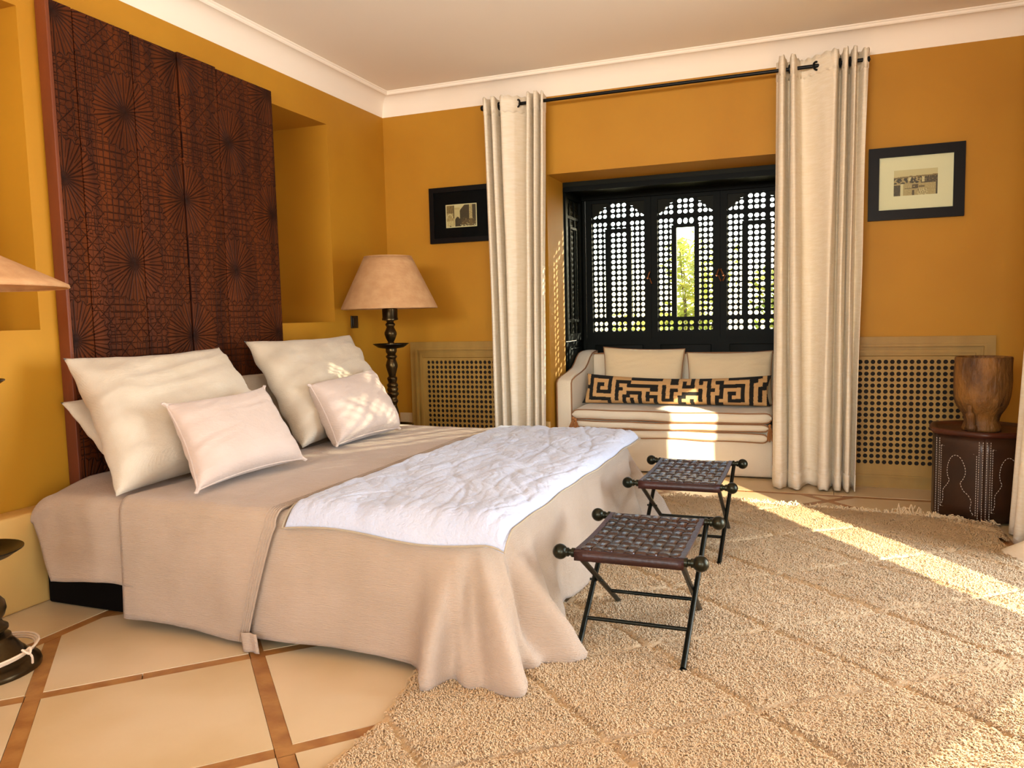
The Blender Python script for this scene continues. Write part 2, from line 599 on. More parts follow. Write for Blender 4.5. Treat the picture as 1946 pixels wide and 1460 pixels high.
# walls ------------------------------------------------------------
def wall_left():
    b = MB()
    T, B = -.75, -.72
    n0, n1 = 1.239, 2.707
    ys = [YB, -4.05, -3.272, -1.5, -.833, 0.42]
    for k in range(5):
        if k in (1, 3):
            b.box(T, 0, ys[k], ys[k + 1], -.1, n0)
            b.box(T, 0, ys[k], ys[k + 1], n1, HC + .1)
            b.box(T - .1, T + .08, ys[k], ys[k + 1], n0, n1)
        else:
            b.box(T, 0, ys[k], ys[k + 1], -.1, HC + .1)
    return struct(b.build('wall_left', M['ochre'], smooth=0))
wall_left()
J0, J1, JZ, JY = 1.443, 3.277, 2.347, .42
b = MB()
b.box(-.05, J0, 0, JY, -.1, HC + .1)
b.box(J1, XR + .3, 0, JY, -.1, HC + .1)
b.box(J0, J1, 0, JY, JZ, HC + .1)
struct(b.build('wall_back', M['ochre'], smooth=0))
DY0, DY1 = -3.55, -1.58        # side door opening in the right wall
b = MB()
XW = XR + .26
for y0, y1 in ((-5.3, DY0), (DY1, .42), (YB, -7.9)):
    b.box(XR, XW, y0, y1, -.1, HC + .1)
b.box(XR, XW, DY0, DY1, 2.1, HC + .1)
b.box(XR, XW, -7.9, -5.3, 2.5, HC + .1)
struct(b.build('wall_right', M['ochre'], smooth=0))
b = MB()
b.box(-.75, .9, YB - .25, YB, -.1, HC + .1)
b.box(3.9, XR + .3, YB - .25, YB, -.1, HC + .1)
b.box(.9, 3.9, YB - .25, YB, -.1, .6)
b.box(.9, 3.9, YB - .25, YB, 2.6, HC + .1)
struct(b.build('wall_front', M['ochre'], smooth=0))
b = MB()
b.box(-.75, XR + .3, YB - .3, .42, HC, HC + .2)
struct(b.build('ceiling', M['ceiling'], smooth=0))
# cornice: cove + bead
def cornice(name, p0, p1, nrm):
    nx, ny = nrm
    prof = [(0, -.02)]
    prof.append((.004, 0.0))
    R = .098
    for k in range(9):
        a = PI / 2 * k / 8
        prof.append((.004 + R * (1 - cos(a)) * .95, (HC - H0 - .03) * sin(a)))
    prof += [(.004 + R + .006, HC - H0 - .03), (.004 + R + .012, HC - H0 - .022), (.004 + R + .012, HC - H0 - .012), (.004 + R + .020, HC - H0 - .006), (.004 + R + .022, HC - H0 + .02), (-.02, HC - H0 + .02), (-.02, -.02)]
    b = MB()
    dx, dy = (p1[0] - p0[0]), (p1[1] - p0[1])
    ln = math.hypot(dx, dy)
    ux, uy = dx / ln, dy / ln
    vs = []
    for (px, py), sgn in ((p0, 1), (p1, -1)):
        for d, z in prof:
            m = max(d, 0) * sgn
            vs.append((px + nx * d + ux * m, py + ny * d + uy * m, H0 + z))
    k = len(prof)
    b.add(vs, [(i, (i + 1) % k, k + (i + 1) % k, k + i) for i in range(k)])
    return struct(b.build(name, M['cornice'], smooth=35))
cornice('trim_1', (0, YB), (0, 0), (1, 0))
cornice('trim_2', (0, 0), (XR, 0), (0, -1))
cornice('trim_3', (XR, 0), (XR, YB), (-1, 0))
# polished plaster plinths
b = MB()
b.box(0, .13, YB, -3.19, 0, .425, .012)
struct(b.build('baseboard_left', M['plinth'], smooth=40))
b = MB()
b.box(1.27, J0 - .002, -.035, 0, 0, .40, .008)
struct(b.build('baseboard_back', M['plinth'], smooth=40))

# radiator grilles -------------------------------------------------
def lattice(b, o, u, v, n, W_, H_, p, hole, th, keep=None, oct_=.29):
    """a plate with a grid of eight-sided holes; o corner, u/v unit directions, n unit normal"""
    o, u, v, n = Vector(o), Vector(u), Vector(v), Vector(n)
    nu, nv = max(1, round(W_ / p)), max(1, round(H_ / p))
    pu, pv = W_ / nu, H_ / nv
    for i in range(nu):
        for j in range(nv):
            cu, cv = (i + .5) * pu, (j + .5) * pv
            if keep and not keep(cu, cv):
                continue
            a, c = hole * pu / 2, hole * pv / 2
            q = oct_ * 2
            ring = [(a, -c * (1 - q)), (a, c * (1 - q)), (a * (1 - q), c), (-a * (1 - q), c), (-a, c * (1 - q)), (-a, -c * (1 - q)), (-a * (1 - q), -c), (a * (1 - q), -c)]
            A, C = pu / 2, pv / 2
            outer = [(A, -C * (1 - q)), (A, C * (1 - q)), (A * (1 - q), C), (-A * (1 - q), C), (-A, C * (1 - q)), (-A, -C * (1 - q)), (-A * (1 - q), -C), (A * (1 - q), -C)]
            corner = [(A, C), (-A, C), (-A, -C), (A, -C)]
            P = lambda t, d: o + u * (cu + t[0]) + v * (cv + t[1]) + n * d
            vs = [P(t, th / 2) for t in ring] + [P(t, th / 2) for t in outer] + [P(t, th / 2) for t in corner] + \
                 [P(t, -th / 2) for t in ring] + [P(t, -th / 2) for t in outer] + [P(t, -th / 2) for t in corner]
            fs = []
            for k in range(8):
                k2 = (k + 1) % 8
                fs += [(k, 8 + k, 8 + k2, k2), (20 + k2, 28 + k2, 28 + k, 20 + k), (k2, 20 + k2, 20 + k, k)]
            for k in range(4):
                a1, a2 = 8 + (2 * k + 1), 8 + (2 * k + 2) % 8
                fs += [(a1, 16 + k, a2), (20 + a2, 36 + k, 20 + a1)]
            b.add(vs, fs)

def radiator_cover(x0, x1, label, side):
    t = thing('radiator_cover', label, 'radiator cover', ((x0 + x1) / 2, -.03, 0), 'lattice radiator covers under the pictures')
    zt = 1.05
    b = MB()                 # outer moulding
    for w0, w1, d in ((0, .05, .028), (.05, .068, .04), (.068, .09, .02), (.09, .112, .03)):
        b.box(x0 + w0, x0 + w1, -d, -.001, 0, zt - w0)
        b.box(x1 - w1, x1 - w0, -d, -.001, 0, zt - w0)
        b.box(x0 + w1, x1 - w1, -d, -.001, zt - w1, zt - w0)
    b.build('moulding', M['grille_wood'], t, smooth=0)
    b = MB()
    b.box(x0 + .112, x1 - .112, -.022, -.001, .92, zt - .112)
    b.box(x0 + .112, x1 - .112, -.024, -.001, .898, .916)
    b.box(x0 + .112, x0 + .146, -.022, -.001, .16, .898)
    b.box(x1 - .146, x1 - .112, -.022, -.001, .16, .898)
    b.box(x0 + .112, x1 - .112, -.022, -.001, .092, .16)
    b.box(x0 + .112, x1 - .112, -.03, -.001, .078, .092)
    b.build('panel_frame', M['grille_wood'], t, smooth=0)
    b = MB()
    b.box(x0 + .09, x1 - .09, -.014, -.001, 0, .078)
    b.build('kick_board', M['grille_wood'], t, smooth=0)
    b = MB()
    lattice(b, (x0 + .146, -.016, .16), (1, 0, 0), (0, 0, 1), (0, -1, 0), x1 - x0 - .292, .738, .0405, .70, .010)
    b.build('lattice', M['grille_wood'], t, smooth=0)
    b = MB()
    b.box(x0 + .14, x1 - .14, -.004, -.0005, .15, .9)  # dark sheet, paints in the shade behind the lattice holes
    b.build('shade_sheet', M['cavity_shade'], t, smooth=0)
    return t
radiator_cover(.202, 1.25, 'pale oak lattice radiator cover behind the tall lamp', 'l')
radiator_cover(3.46, 4.516, 'pale oak lattice radiator cover behind the leather drum table', 'r')

# bay with latticed windows -----------------------------------------
BY = 1.0                     # inner face of the bay windows
b = MB()
b.box(J0 - .06, J1 + .06, JY, BY + .2, 2.31, 2.42)          # roof
struct(b.build('ceiling_bay', M['soffit_wood'], smooth=0))
b = MB()
b.box(J0, J1, JY + .005, JY + .05, 2.27, 2.345)
b.box(J0, J1, BY - .05, BY - .004, 2.265, 2.31)
struct(b.build('trim_4', M['dark_wood'], smooth=0))
def bay_panel(name, x0, x1, y0, y1):
    b = MB()
    b.box(x0, x1, y0, y1, 0, 1.03)
    return b
# low panelled wall below the windows
lowb = MB()
lowb.box(J0 - .05, J1 + .05, BY, BY + .06, 0, 1.03)
low = struct(lowb.build('wall_bay', M['dark_wood'], smooth=0))
for k in range(3):
    c = 1.772 + .592 * k
    b = MB()
    b.box(c - .22, c + .22, BY - .014, BY, .30, .97, .006)
    b.build('panel', M['dark_wood'], low, smooth=30)

def shutter_window(name, o, u, n, wid, z0, z1, open_centre=False, cols=True, handle=0):
    """a wooden casement: frame, mullions, rails, lattice fields, arch spandrels. o = left bottom corner on plan, u along the wall, n into the room"""
    o, u, n = Vector(o), Vector(u), Vector(n)
    zz = Vector((0, 0, 1))
    t = bpy.data.objects.new(name, None)
    COL.objects.link(t)
    t.location = o + u * (wid / 2) + zz * z0
    WM[t.name] = Matrix.Translation(t.location)
    t['kind'] = 'structure'
    def bx(b, a0, a1, c0, c1, d0, d1):
        pts = [o + u * a + n * d + zz * c for c in (c0, c1) for d in (d0, d1) for a in (a0, a1)]
        b.add(pts, [(0, 2, 3, 1), (4, 5, 7, 6), (0, 1, 5, 4), (2, 6, 7, 3), (0, 4, 6, 2), (1, 3, 7, 5)])
    fr = .0565
    b = MB()
    bx(b, -fr, 0, z0 - .06, z1 + .06, -.05, .012)
    bx(b, wid, wid + fr, z0 - .06, z1 + .06, -.05, .012)
    bx(b, 0, wid, z0 - .06, z0, -.05, .012)
    bx(b, 0, wid, z1, z1 + .06, -.05, .012)
    b.build('casement_frame', M['dark_wood'], t, smooth=0)
    w = .024
    c1, c2 = wid * .315, wid * .685
    r1, r2 = z0 + .113, z1 - .150
    b = MB()
    for c in (c1, c2):
        bx(b, c - w / 2, c + w / 2, z0, z1, -.034, -.004)
    b.build('mullion', M['dark_wood'], t, smooth=0)
    for r in (r1, r2):
        b = MB()
        bx(b, 0, wid, r - w / 2, r + w / 2, -.036, -.002)
        b.build('rail', M['dark_wood'], t, smooth=0)
    # small shutter in the middle column
    zs0, zs1 = r1 + w / 2, r2 - .10
    m0, m1 = c1 - w / 2, c2 + w / 2
    b = MB()
    bx(b, m0 - .018, m0, zs0, zs1, -.05, .006)
    bx(b, m1, m1 + .018, zs0, zs1, -.05, .006)
    bx(b, m0 - .018, m1 + .018, zs1, zs1 + .02, -.05, .006)
    b.build('shutter_frame', M['dark_wood'], t, smooth=0)
    p = .0475
    dep = -.022
    corner = o + n * dep
    b = MB()
    for a0, a1 in ((0, c1 - w / 2), (c1 + w / 2, c2 - w / 2), (c2 + w / 2, wid)):
        mid = a0 > 0 and a1 < wid
        for q0, q1 in ((z0, r1 - w / 2), (r1 + w / 2, r2 - w / 2), (r2 + w / 2, z1)):
            if mid and q0 > z0 and q1 < z1:
                if open_centre:
                    q0 = zs1 + .02
                lattice(b, corner + u * a0 + zz * q0, u, zz, n, a1 - a0, q1 - q0, p, .71, .012)
            else:
                kp = None
                lattice(b, corner + u * a0 + zz * q0, u, zz, n, a1 - a0, q1 - q0, p, .71, .012, kp)
    b.build('lattice', M['dark_wood'], t, smooth=0)
    for sgn in (0, 1):       # cusped spandrels of the arch
        poly = [(0, z1), (c1 - w / 2, z1), (c1 - w / 2, z1 - .03), (c1 - .045, z1 - .035), (c1 - .055, z1 - .065), (c1 - .08, z1 - .068), (c1 - .09, z1 - .10), (c1 - .115, z1 - .104), (.0, z1 - .128)]
        if sgn:
            poly = [(wid - a, z) for a, z in poly]
        b = MB()
        b.prism(poly, lambda a, z: o + u * a + zz * z + n * -.030, lambda a, z: o + u * a + zz * z + n * -.008)
        b.build('spandrel', M['soffit_wood'], t, smooth=0)
    if open_centre:          # the little shutter leaf folded out
        for a in (m0 - .004, m1 + .004):
            b = MB()
            bx(b, a - .008, a + .008, zs0, zs1, -.16, -.05)
            b.build('shutter_leaf', M['dark_wood'], t, smooth=0)
    b = MB()
    bx(b, -.01, wid + .01, z0 - .01, z1 + .01, -.058, -.054)
    b.build('pane', M['glass'], t, smooth=0)
    if handle:
        a = wid + .03 if handle > 0 else -.03
        b = MB()
        c = o + u * a + zz * (z0 + .47)
        b.tube([c + n * .012, c + n * .04], .008)
        b.tube([c + n * .038, c + n * .042 + u * (.02 * handle) + zz * .055], .007)
        b.tube([c + n * .030 + u * .016, c + n * .034 + u * (.016 + .02 * handle) + zz * -.05], .006)
        hd = b.build('handle', M['bronze'], t)
        hd['label'] = 'bronze lever handle'
    return t
WZ0, WZ1, WW = 1.085, 2.235, .475
for k, xw in enumerate((1.537, 2.127, 2.717)):
    shutter_window('window_%d' % (k + 1), (xw, BY, 0), (1, 0, 0), (0, -1, 0), WW, WZ0, WZ1, k == 1, handle=(1, 1, -1)[k])
# posts between the casements
b = MB()
for x0, x1 in ((J0 - .02, 1.475), (3.254, J1 + .02)):
    if x1 > x0:
        b.box(x0, x1, BY - .012, BY + .06, 0, 2.31)
for xm in (2.0695, 2.6595):
    b.box(xm - .012, xm + .012, BY + .051, BY + .066, 1.0, 2.31)
b.box(J0, J1, BY, BY + .06, 2.29, 2.36)
struct(b.build('trim_5', M['dark_wood'], smooth=0))
# side lights of the bay
shutter_window('window_4', (J0, .515, 0), (0, 1, 0), (1, 0, 0), .39, WZ0, WZ1)
shutter_window('window_5', (J1, .905, 0), (0, -1, 0), (-1, 0, 0), .39, WZ0, WZ1)
b = MB()
for x0, x1 in ((J0 - .06, J0), (J1, J1 + .06)):
    b.box(x0, x1, JY, BY + .06, 0, 1.015)
    b.box(x0, x1, JY, .453, 0, 2.31)
    b.box(x0, x1, .967, BY + .06, 0, 2.31)
    b.box(x0, x1, JY, BY + .06, 2.295, 2.36)
sw = struct(b.build('wall_bay_side', M['dark_wood'], smooth=0))
for k in range(3):
    b = MB()
    b.box(J0, J0 + .012, .50, .92, .12 + k * .30, .36 + k * .30, .005)
    b.build('panel', M['dark_wood'], sw, smooth=30)
    b = MB()
    b.box(J1 - .012, J1, .50, .92, .12 + k * .30, .36 + k * .30, .005)
    b.build('panel', M['dark_wood'], sw, smooth=30)

# outside ------------------------------------------------------------
b = MB()
b.box(-14, 20, 1.1, 22, -.25, -.05)
b.box(XW + .02, 20, -20, 1.1, -.25, -.05)
struct(b.build('ground', M['ground'], smooth=0))

def leaves(n, fn, ln, wd, up=.4):
    V, F = [], []
    for _ in range(n):
        p, d = fn()
        d = Vector(d).normalized()
        s = d.cross(Vector((rng.normal(), rng.normal(), rng.normal()))).normalized()
        L_ = ln * rng.uniform(.7, 1.3)
        w = wd * rng.uniform(.8, 1.2)
        p = Vector(p)
        q = p + d * L_ * .5
        e = p + d * L_ + Vector((0, 0, -.15 * L_))
        k = len(V)
        V += [p, q + s * w, e, q - s * w]
        F.append((k, k + 1, k + 2, k + 3))
    return V, F

def plant(x, y, h, rad, n, m, label, cat, ln=.17, wd=.016, stems=6, name='garden_shrub'):
    t = thing(name, label, cat, (x, y, -.05), 'garden plants outside the bay')
    ends = []
    for k in range(stems):
        a = 2 * PI * k / stems + rng.uniform(-.3, .3)
        top = Vector((x + rad * .8 * cos(a) * rng.uniform(.4, 1), y + rad * .8 * sin(a) * rng.uniform(.4, 1), h * rng.uniform(.8, 1.0)))
        base = Vector((x + .05 * cos(a), y + .05 * sin(a), -.05))
        mid = base.lerp(top, .5) + Vector((0, 0, .1))
        b = MB()
        b.tube([base, mid, top], [.016, .012, .005], 6)
        b.build('stem', M['stem'], t)
        ends.append((base, mid, top))
    def fn():
        s = ends[rng.integers(len(ends))]
        q = rng.uniform(.1, 1.0) ** .7
        p = s[0].lerp(s[1], q * 2) if q < .5 else s[1].lerp(s[2], q * 2 - 1)
        p = p + Vector((rng.normal() * rad * .22, rng.normal() * rad * .22, rng.normal() * .05))
        d = (rng.normal(), rng.normal(), .5 + rng.normal() * .5)
        return p, d
    V, F = leaves(n, fn, ln, wd)
    b = MB()
    b.add(V, F)
    f = b.build('foliage', m, t, smooth=0, fix=False)
    f['kind'] = 'stuff'
    return t
plant(2.2, 2.9, 2.05, .42, 900, M['leaf'], 'slender long leaved shrub outside, seen through the open shutter of the middle window', 'shrub')
plant(1.45, 4.6, 1.25, .8, 1500, M['leaf2'], 'low yellow green bush outside, behind the left latticed window', 'shrub', .12, .025, 8)
plant(3.15, 4.3, 1.85, .6, 1400, M['leaf2'], 'yellow green bush outside, behind the right latticed window', 'shrub', .12, .025, 8)
plant(4.9, 3.4, 2.3, .8, 1700, M['leaf2'], 'tallest garden bush outside, to the right of the bay', 'shrub', .13, .026, 9)
plant(.6, 2.0, 2.0, .5, 1200, M['leaf2'], 'garden bush outside, beyond the left side light of the bay', 'shrub', .12, .025, 8)
# unseen leaf added outside to block the reflected-sun spot from part of the opening
dl = bpy.data.objects.new('spot_blocker', None)
COL.objects.link(dl)
dl['kind'] = 'structure'
b = MB()
b.box(4.73, 5.75, -2.775, -2.74, .0, 2.75)
b.build('blocker_leaf', M['dark_wood'], dl, smooth=0)

# ================================================================== THINGS
# carved headboard ---------------------------------------------------
HX = .076
hb = thing('carved_headboard', 'tall dark carved cedar panel of five planks standing behind the bed', 'headboard', (.05, -2.365, 0))
ys = [-3.164, -3.043, -2.698, -2.381, -2.076, -1.563]
tops = [2.765, 2.764, 2.756, 2.762, 2.754]
for k in range(5):
    y0, y1 = ys[k] + (.0035 if k else 0), ys[k + 1] - (.0035 if k < 4 else 0)
    b = MB()
    dz = .004 * ((k * 7) % 3)
    b.box(.012, HX - dz * .6, y0, y1, .05, tops[k], .004)
    b.build('plank', M['carved'], hb, smooth=30)
b = MB()
b.box(.008, HX + .002, -3.186, -3.166, .05, 2.765, .003)
e = b.build('edge_board', M['cedar_edge'], hb, smooth=30)
e['label'] = 'bare red brown cedar edge board'
b = MB()
b.box(.001, .012, -3.12, -1.60, .02, 2.6)
b.build('backing_board', M['bed_base'], hb, smooth=0)

# bed -----------------------------------------------------------------
BX0, BX1, BY0, BY1, BZ = .10, 2.38, -3.52, -1.31, .53
bed = thing('bed', 'wide low double bed on a black base under beige gauze covers', 'bed', (1.2, -2.415, 0))
b = MB()
b.box(.16, 2.25, -3.455, -1.40, .006, .27, .01)
b.build('base', M['bed_base'], bed, smooth=30)
for lx in (.25, 2.1):
    for ly in (-3.3, -1.53):
        b = MB()
        b.box(lx - .04, lx + .04, ly - .04, ly + .04, 0, .06)
        b.build('leg', M['bed_base'], bed, smooth=0)
b = MB()
b.box(.16, 2.33, -3.44, -1.36, .25, .50, .09)
b.build('mattress', M['mattress'], bed, smooth=50)

def strap_cover(name, m, x0, x1, hx0, hx1, zt, hem_l, hem_r, out, parent=None, nu=40, seed=0, amp=.004, flare=.02, head=False):
    """cloth laid across the bed: hangs on both long sides. x0,x1 on top; hx0,hx1 at the hem"""
    R = .06
    path = []
    nd = 16
    yl, yr = BY0 - out, BY1 + out
    for k in range(nd + 1):
        q = 1 - k / nd
        path.append((yl - flare * q ** 1.5, hem_l + (zt - R - hem_l) * (1 - q), q))
    for k in range(1, 9):
        a = PI / 2 * k / 8
        path.append((yl + R * (1 - cos(a)), zt - R + R * sin(a), 0))
    for k in range(1, 40):
        path.append((yl + R + (yr - yl - 2 * R) * k / 40, zt, 0))
    for k in range(8, -1, -1):
        a = PI / 2 * k / 8
        path.append((yr - R * (1 - cos(a)), zt - R + R * sin(a), 0))
    for k in range(nd - 1, -1, -1):
        q = 1 - k / nd
        path.append((yr + flare * q ** 1.5, hem_r + (zt - R - hem_r) * (1 - q), q))
    ns = len(path) - 1
    def fn(uu, vv):
        y, z, q = path[round(vv * ns)]
        a = x0 + (hx0 - x0) * q ** .8
        c = x1 + (hx1 - x1) * q ** .8
        x = a + (c - a) * uu
        if head:
            k_ = max(0, 1 - (x - x0) / .24) ** 2 * max(0, 1 - (y - yl) / .34) ** 1.3
            z -= .085 * k_
            y += .05 * max(0, 1 - (x - x0) / .2) ** 2 * (1 if y < -3 else 0)
        w = amp * nz3(x * 3 + seed, y * 2, z * 2)
        w2 = amp * .6 * nz3(x * 11 + seed, y * 2.5, z * 2.5)
        if q > 0:
            y += (w * 3 + w2 * 2 + .006 * sin(x * 14 + seed) * q) * (-1 if y < -2.4 else 1)
            z += .012 * sin(x * 6 + seed) * q * q
        else:
            z += w + w2
        return (x, y, z)
    b = MB()
    b.grid(fn, nu, ns)
    return b.build(name, m, parent, smooth=180, solid=.006, offset=-1), fn, ns

hs, _, _ = strap_cover('bottom_sheet', M['gauze'], .115, .86, .33, .80, BZ - .005, .17, .2, .016, bed, 30, 3, .006, .03, True)
hs['label'] = 'beige fitted sheet hanging at the head end'

# foot bedspread: skirt around the foot with falling corner folds
def bedspread():
    R, RC = .06, .16
    per = []
    x_in = 1.36
    def add(px, py, nx, ny, cw, s):
        per.append((px, py, nx, ny, cw, s))
    n = 34
    L1 = BX1 - RC - x_in
    for k in range(n):
        x = x_in + L1 * k / n
        add(x, BY0, 0, -1, max(0, 1 - (BX1 - RC - x) / .16), x - x_in)
    s0 = L1
    n = 44
    for k in range(n):
        a = PI / 2 * k / n
        add(BX1 - RC + RC * sin(a), BY0 + RC - RC * cos(a), sin(a), -cos(a), 1, s0 + a * .34)
    s0 += PI / 2 * .34
    n = 56
    L2 = BY1 - BY0 - 2 * RC
    for k in range(n):
        y = BY0 + RC + L2 * k / n
        d = min(y - BY0 - RC, BY1 - RC - y)
        add(BX1, y, 1, 0, max(0, 1 - d / (.60 if y < -2.4 else .42)), s0 + L2 * k / n)
    s0 += L2
    n = 30
    for k in range(n):
        a = PI / 2 * k / n
        add(BX1 - RC + RC * cos(a), BY1 - RC + RC * sin(a), cos(a), sin(a), 1, s0 + a * .34)
    s0 += PI / 2 * .34
    n = 26
    for k in range(n + 1):
        x = BX1 - RC - L1 * k / n
        add(x, BY1, 0, 1, max(0, 1 - (BX1 - RC - x) / .42), s0 + L1 * k / n)
    cols = []
    zt = BZ
    half = L1 + PI / 4 * .34
    for px, py, nx, ny, cw, s in per:
        col = []
        sx = min(max(px, x_in), x_in + .0 + .6 * (px - x_in) + 0)
        spine = (x_in + (px - x_in) * .55, -2.415 + (py + 2.415) * .0)
        ix, iy = px - nx * R, py - ny * R
        for k in range(10):
            t = k / 10
            x = spine[0] + (ix - spine[0]) * t
            y = spine[1] + (iy - spine[1]) * t
            col.append((x, y, zt + .004 * nz3(x * 3, y * 3, 1) + .002 * nz3(x * 12, y * 4, 2)))
        near = py < -2.4
        ph = (s - half) if near else (s - half)
        side = .010 * sin(s * 9) + .012 * nz3(s * 4, 3, 1)
        for k in range(7):
            a = PI / 2 * k / 6
            f = sin(a)
            x = px - nx * R + nx * R * sin(a)
            y = py - ny * R + ny * R * sin(a)
            z = zt - R + R * cos(a)
            col.append((x, y, z))
        nd = 22
        hem = .035 + .008 * sin(s * 5)
        if cw > 0:
            hem = hem * (1 - cw) + .012 * cw
        for k in range(1, nd + 1):
            f = k / nd
            fc_ = cos(ph * 19 - .45 + .9 * f * f) + .4 * cos(ph * 41 + 2.0 - 2.2 * f)
            fold = (abs(fc_) ** .75) * (1 if fc_ > 0 else -1)
            z = zt - R + (hem - zt + R) * f
            cwk = cw ** 1.6
            bulge = cwk * (.17 * f ** 1.25 if near else .15 * f ** 1.1)
            off = .035 * f + bulge + side * f + cwk * .092 * fold * min(1, f * 1.4) ** 1.4 * (1 - .2 * f)
            if near:
                off -= cwk * .05 * max(0, (f - .82) / .18) ** 2
            if nx > .9 and cw == 0:
                off += .02 * f
            # a little of the weight gathers just above the floor
            off += cwk * .02 * math.exp(-((f - .93) / .06) ** 2) * (1 + .6 * sin(s * 40))
            x, y = px + nx * off, py + ny * off
            col.append((x, y, z + .004 * nz3(x * 8, y * 8, z * 8)))
        cols.append(col)
    b = MB()
    k = len(cols[0])
    vs = [p for c in cols for p in c]
    fs = [(i * k + j, (i + 1) * k + j, (i + 1) * k + j + 1, i * k + j + 1) for i in range(len(cols) - 1) for j in range(k - 1)]
    b.add(vs, fs)
    return b.build('bedspread', M['gauze'], bed, smooth=180, solid=.005, offset=-1)
bedspread()
# upper cover band with a rolled front seam
band, bfn, bns = strap_cover('folded_cover', M['gauze'], .72, 1.50, .74, 1.37, BZ + .010, .035, .05, .024, bed, 40, 9, .006, .03)
for uq in (1.0, .985, .970, .955, .938):
    b = MB()
    b.tube([Vector(bfn(round(uq * 400) / 400, k / bns)) + Vector((.001, -.001 if k < 20 else 0, .0015)) for k in range(bns + 1)], .0035 if uq == 1 else .0025, 6)
    b.build('seam', M['gauze'], band)
b = MB()
b.grid(lambda u, v: (1.36 + .075 * u + .02 * v, -3.60 - .012 * v - .004 * sin(u * 9), .075 - .068 * v), 8, 8)
b.build('hem_corner', M['gauze'], bed, smooth=180, solid=.004)

# white throw -----------------------------------------------------------
th = thing('quilted_throw', 'white crumpled linen quilt with tan piping laid over the foot of the bed', 'quilt', (2.0, -2.45, .545))
TX0, TX1, TY0, TY1 = 1.555, 2.44, -3.535, -1.395
def tz(x, y):
    z = BZ + .016
    z -= .075 * max(0, (-3.44 - y) / .095) ** 2
    z -= .055 * max(0, (x - 2.34) / .10) ** 2 * .75
    return z
def throw_top(u, v, up=True):
    yy = TY0 + (TY1 - TY0) * v
    skew = -.02 + .035 * v
    x = TX0 + (TX1 - TX0) * u - .02 * (1 - v) + .02 * v * (1 - u) * 0
    y = yy + .008 * sin(u * 7)
    x += .003 * sin(v * 13) + .002 * sin(v * 37)
    e = min(u, 1 - u) * (TX1 - TX0)
    e2 = min(v, 1 - v) * (TY1 - TY0)
    k = min(1, min(e, e2) / .035)
    k = math.sqrt(max(0, 1 - (1 - k) ** 2))
    z = tz(x, y)
    if up:
        cr = lambda q: max(0, 1 - abs(q) * 5) ** 2
        w = .012 * nz3(x * 4.5, y * 3, 5) + .005 * nz3(x * 14, y * 6, 9)
        w -= .0065 * cr(nz3(x * 4.2 + y * .8, y * 1.7, 1)) + .005 * cr(nz3(x * 8 - y * 1.5, y * 3.0, 4)) + .0042 * cr(nz3(x * 5 + y * 5, y * 4 - x * 2, 8)) + .003 * cr(nz3(x * 17 + y * 3, y * 6, 12))
        z += .028 * k + (w + .002) * k
    return (x, y, z)
b = MB()
b.grid(lambda u, v: throw_top(u, v), 170, 320)
b.grid(lambda u, v: throw_top(u, v, False), 20, 40)
b.build('quilt', M['throw'], th, smooth=180, fix=True)
edge = [(u / 40, 0) for u in range(40)] + [(1, v / 90) for v in range(90)] + [(1 - u / 40, 1) for u in range(40)] + [(0, 1 - v / 90) for v in range(90)]
b = MB()
b.tube([Vector(throw_top(u, v, False)) + Vector(((u - .5) * .012, (v - .5) * .012, .005)) for u, v in edge], .004, 6, closed=True)
p = b.build('piping', M['piping'], th)
p['label'] = 'tan piping along the edge'

